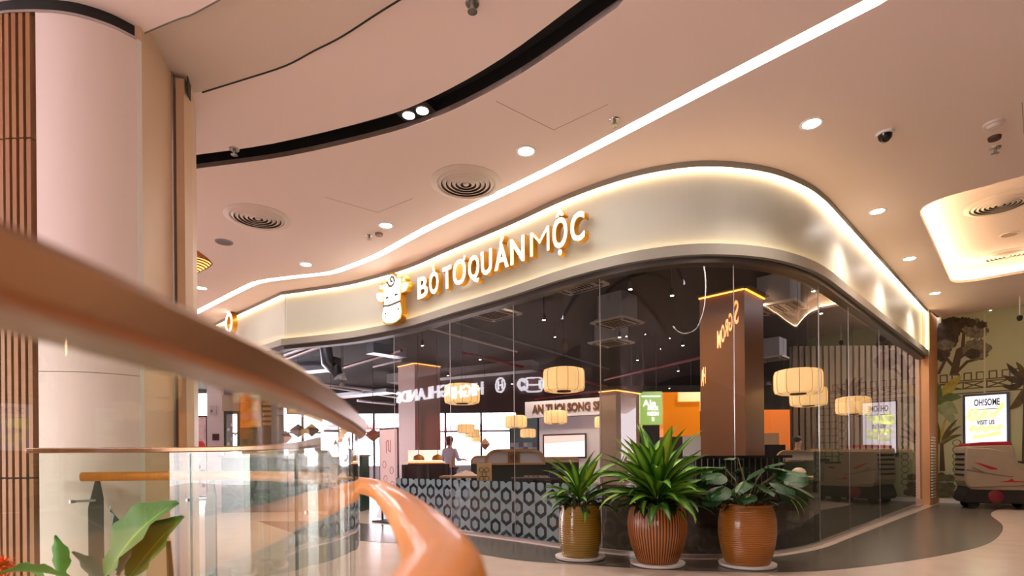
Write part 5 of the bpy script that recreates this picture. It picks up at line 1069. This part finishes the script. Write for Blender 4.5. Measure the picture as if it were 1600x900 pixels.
# ------------------------------------------------------------------ two people inside
skin = mat('skin', rgb(206, 156, 126), .5); hairm = mat('hair_black', rgb(22, 18, 18), .5)
def skinned(name, verts, edges, rad, m, parent, root=0, sub=2):
    me = bpy.data.meshes.new(name); me.from_pydata([Vector(v) for v in verts], edges, []); o = bpy.data.objects.new(name, me); COL.objects.link(o)
    o.modifiers.new('skin', 'SKIN')
    for i, r_ in enumerate(rad): me.skin_vertices[0].data[i].radius = (r_, r_) if not isinstance(r_, tuple) else r_
    me.skin_vertices[0].data[root].use_root = True
    sd = o.modifiers.new('sub', 'SUBSURF'); sd.levels = sd.render_levels = sub
    dg = bpy.context.evaluated_depsgraph_get(); dg.update(); m2 = bpy.data.meshes.new_from_object(o.evaluated_get(dg)); bpy.data.objects.remove(o)
    return link(name, m2, m, parent, True)
def person(loc, rz, H, seated, shirt, trousers, label, reach=.25, hair_long=False):
    t = thing('person', (0, 0, 0), label, 'person'); k = H/1.7; hip = .92 if not seated else .72
    V = [(0, 0, hip), (0, .0, hip+.22), (0, -.01, hip+.42), (0, 0, hip+.52), (0, -.01, hip+.58), (0, -.02, hip+.68), (0, -.015, hip+.76)]; E = [(i, i+1) for i in range(6)]; Rd = [(.15, .11), (.13, .095), (.155, .10), (.07, .06), (.05, .05), (.075, .09), (.07, .085)]
    for s in (-1, 1):
        b = len(V); hand = (.24*s, -.1-reach, hip+.12+reach*.5); el = (.25*s, -.03, hip+.2)
        V += [(.17*s, 0, hip+.46), el, hand, (hand[0]*.98, hand[1]-.08, hand[2]-.02)]; E += [(2, b), (b, b+1), (b+1, b+2), (b+2, b+3)]; Rd += [.055, .042, .03, (.035, .018)]
        for f in range(4): V.append((hand[0]*.98+(f-1.5)*.02, hand[1]-.16-.012*(f in (1, 2)), hand[2]-.05)); E.append((b+3, len(V)-1)); Rd.append(.009)
        V.append((hand[0]*.98-.05*s, hand[1]-.09, hand[2]-.03)); E.append((b+2, len(V)-1)); Rd.append(.01)
        b = len(V)
        if seated: V += [(.1*s, -.05, hip-.02), (.11*s, -.45, hip), (.11*s, -.46, hip-.42), (.11*s, -.58, hip-.45)]
        else: V += [(.1*s, 0, hip-.06), (.11*s, -.02, hip-.44), (.11*s, .02, hip-.86), (.11*s, -.13, hip-.895)]
        E += [(0, b), (b, b+1), (b+1, b+2), (b+2, b+3)]; Rd += [.085, .06, .04, .03]
    body = skinned('body', V, E, Rd, skin, t)
    # shirt: torso and upper arms, slightly wider
    Vs = [(0, 0, hip-.02), V[1], V[2], (0, 0, hip+.50)]; Es = [(0, 1), (1, 2), (2, 3)]; Rs = [(.165, .125), (.15, .115), (.17, .115), (.085, .075)]
    for s in (-1, 1):
        b = len(Vs); Vs += [(.17*s, 0, hip+.46), (.25*s, -.03, hip+.2), (.245*s, -.07-reach*.4, hip+.17+reach*.2)]; Es += [(2, b), (b, b+1), (b+1, b+2)]; Rs += [.068, .056, .05]
    skinned('shirt', Vs, Es, Rs, shirt, t)
    Vt = [(0, 0, hip)]; Et = []; Rt = [(.16, .12)]
    for s in (-1, 1):
        b = len(Vt); pts = [(.1*s, -.05, hip-.03), (.11*s, -.45, hip), (.11*s, -.46, hip-.38)] if seated else [(.1*s, 0, hip-.08), (.11*s, -.02, hip-.44), (.11*s, .02, hip-.83)]
        Vt += pts; Et += [(0, b), (b, b+1), (b+1, b+2)]; Rt += [.098, .075, .06]
    skinned('trousers', Vt, Et, Rt, trousers, t)
    hz = hip+.72; MB().lathe((0, .012, hz), [(.098, -.03), (.108, .03), (.098, .075), (.06, .115), (.001, .13)], 18).build('hair', hairm, t, smooth=True)
    MB().lathe((0, .05, hz), [(.06, -.14 if hair_long else -.06), (.075, -.05), (.085, .03)], 14).build('hair', hairm, t, smooth=True)
    for s in (-1, 1): MB().lathe((.032*s, -.098, hz), [(.001, -.01), (.01, 0), (.001, .01)], 8).build('eye', blk, t); MB().lathe((.085*s, 0, hz-.02), [(.001, -.03), (.014, 0), (.001, .03)], 8).build('ear', skin, t)
    MB().tube([(0, -.09, hz+.0), (0, -.118, hz-.03), (0, -.09, hz-.036)], [.006, .012, .006], 6).build('nose', skin, t, smooth=True); MB().tube([(-.022, -.088, hz-.062), (0, -.098, hz-.063), (.022, -.088, hz-.062)], .005, 5).build('mouth', mat('lips', rgb(160, 90, 84), .5), t)
    t.location = loc; t.rotation_euler.z = rz; t.scale = (k, k, k); return t
c = at(703, HY, 14.0); person((c.x, 14.0, 0), R(150), 1.62, False, mat('shirt_pale_blue', rgb(190, 206, 230), .7), mat('trousers_dark', rgb(36, 36, 44), .7), 'person in a pale blue shirt standing with back turned near the window', .2, True)
sf = thing('pink_scarf', (c.x, 14, 1.3), 'bright pink scarf over the shoulders of the pale blue shirt', 'scarf') if False else None
c = at(1246, HY, 12.75); person((c.x, 12.75, 0), R(30), 1.7, True, mat('shirt_maroon', rgb(84, 44, 40), .7), mat('trousers_black', rgb(30, 30, 34), .7), 'dark-haired person in a maroon shirt sitting behind the long bench')
st = thing('bar_stool', (c.x, 12.77, 0), 'stool under the dark-haired person behind the long bench', 'stool'); MB().lathe((c.x, 12.77, 0), [(.001, .50), (.17, .50), (.18, .52), (.18, .555), (.001, .56)], 20).build('seat', wbr2, st)
for a_ in range(4): MB().tube([(c.x+.12*cos(a_*pi/2), 12.77+.12*sin(a_*pi/2), .51), (c.x+.18*cos(a_*pi/2), 12.77+.18*sin(a_*pi/2), 0)], .014, 6).build('leg', oak, st)
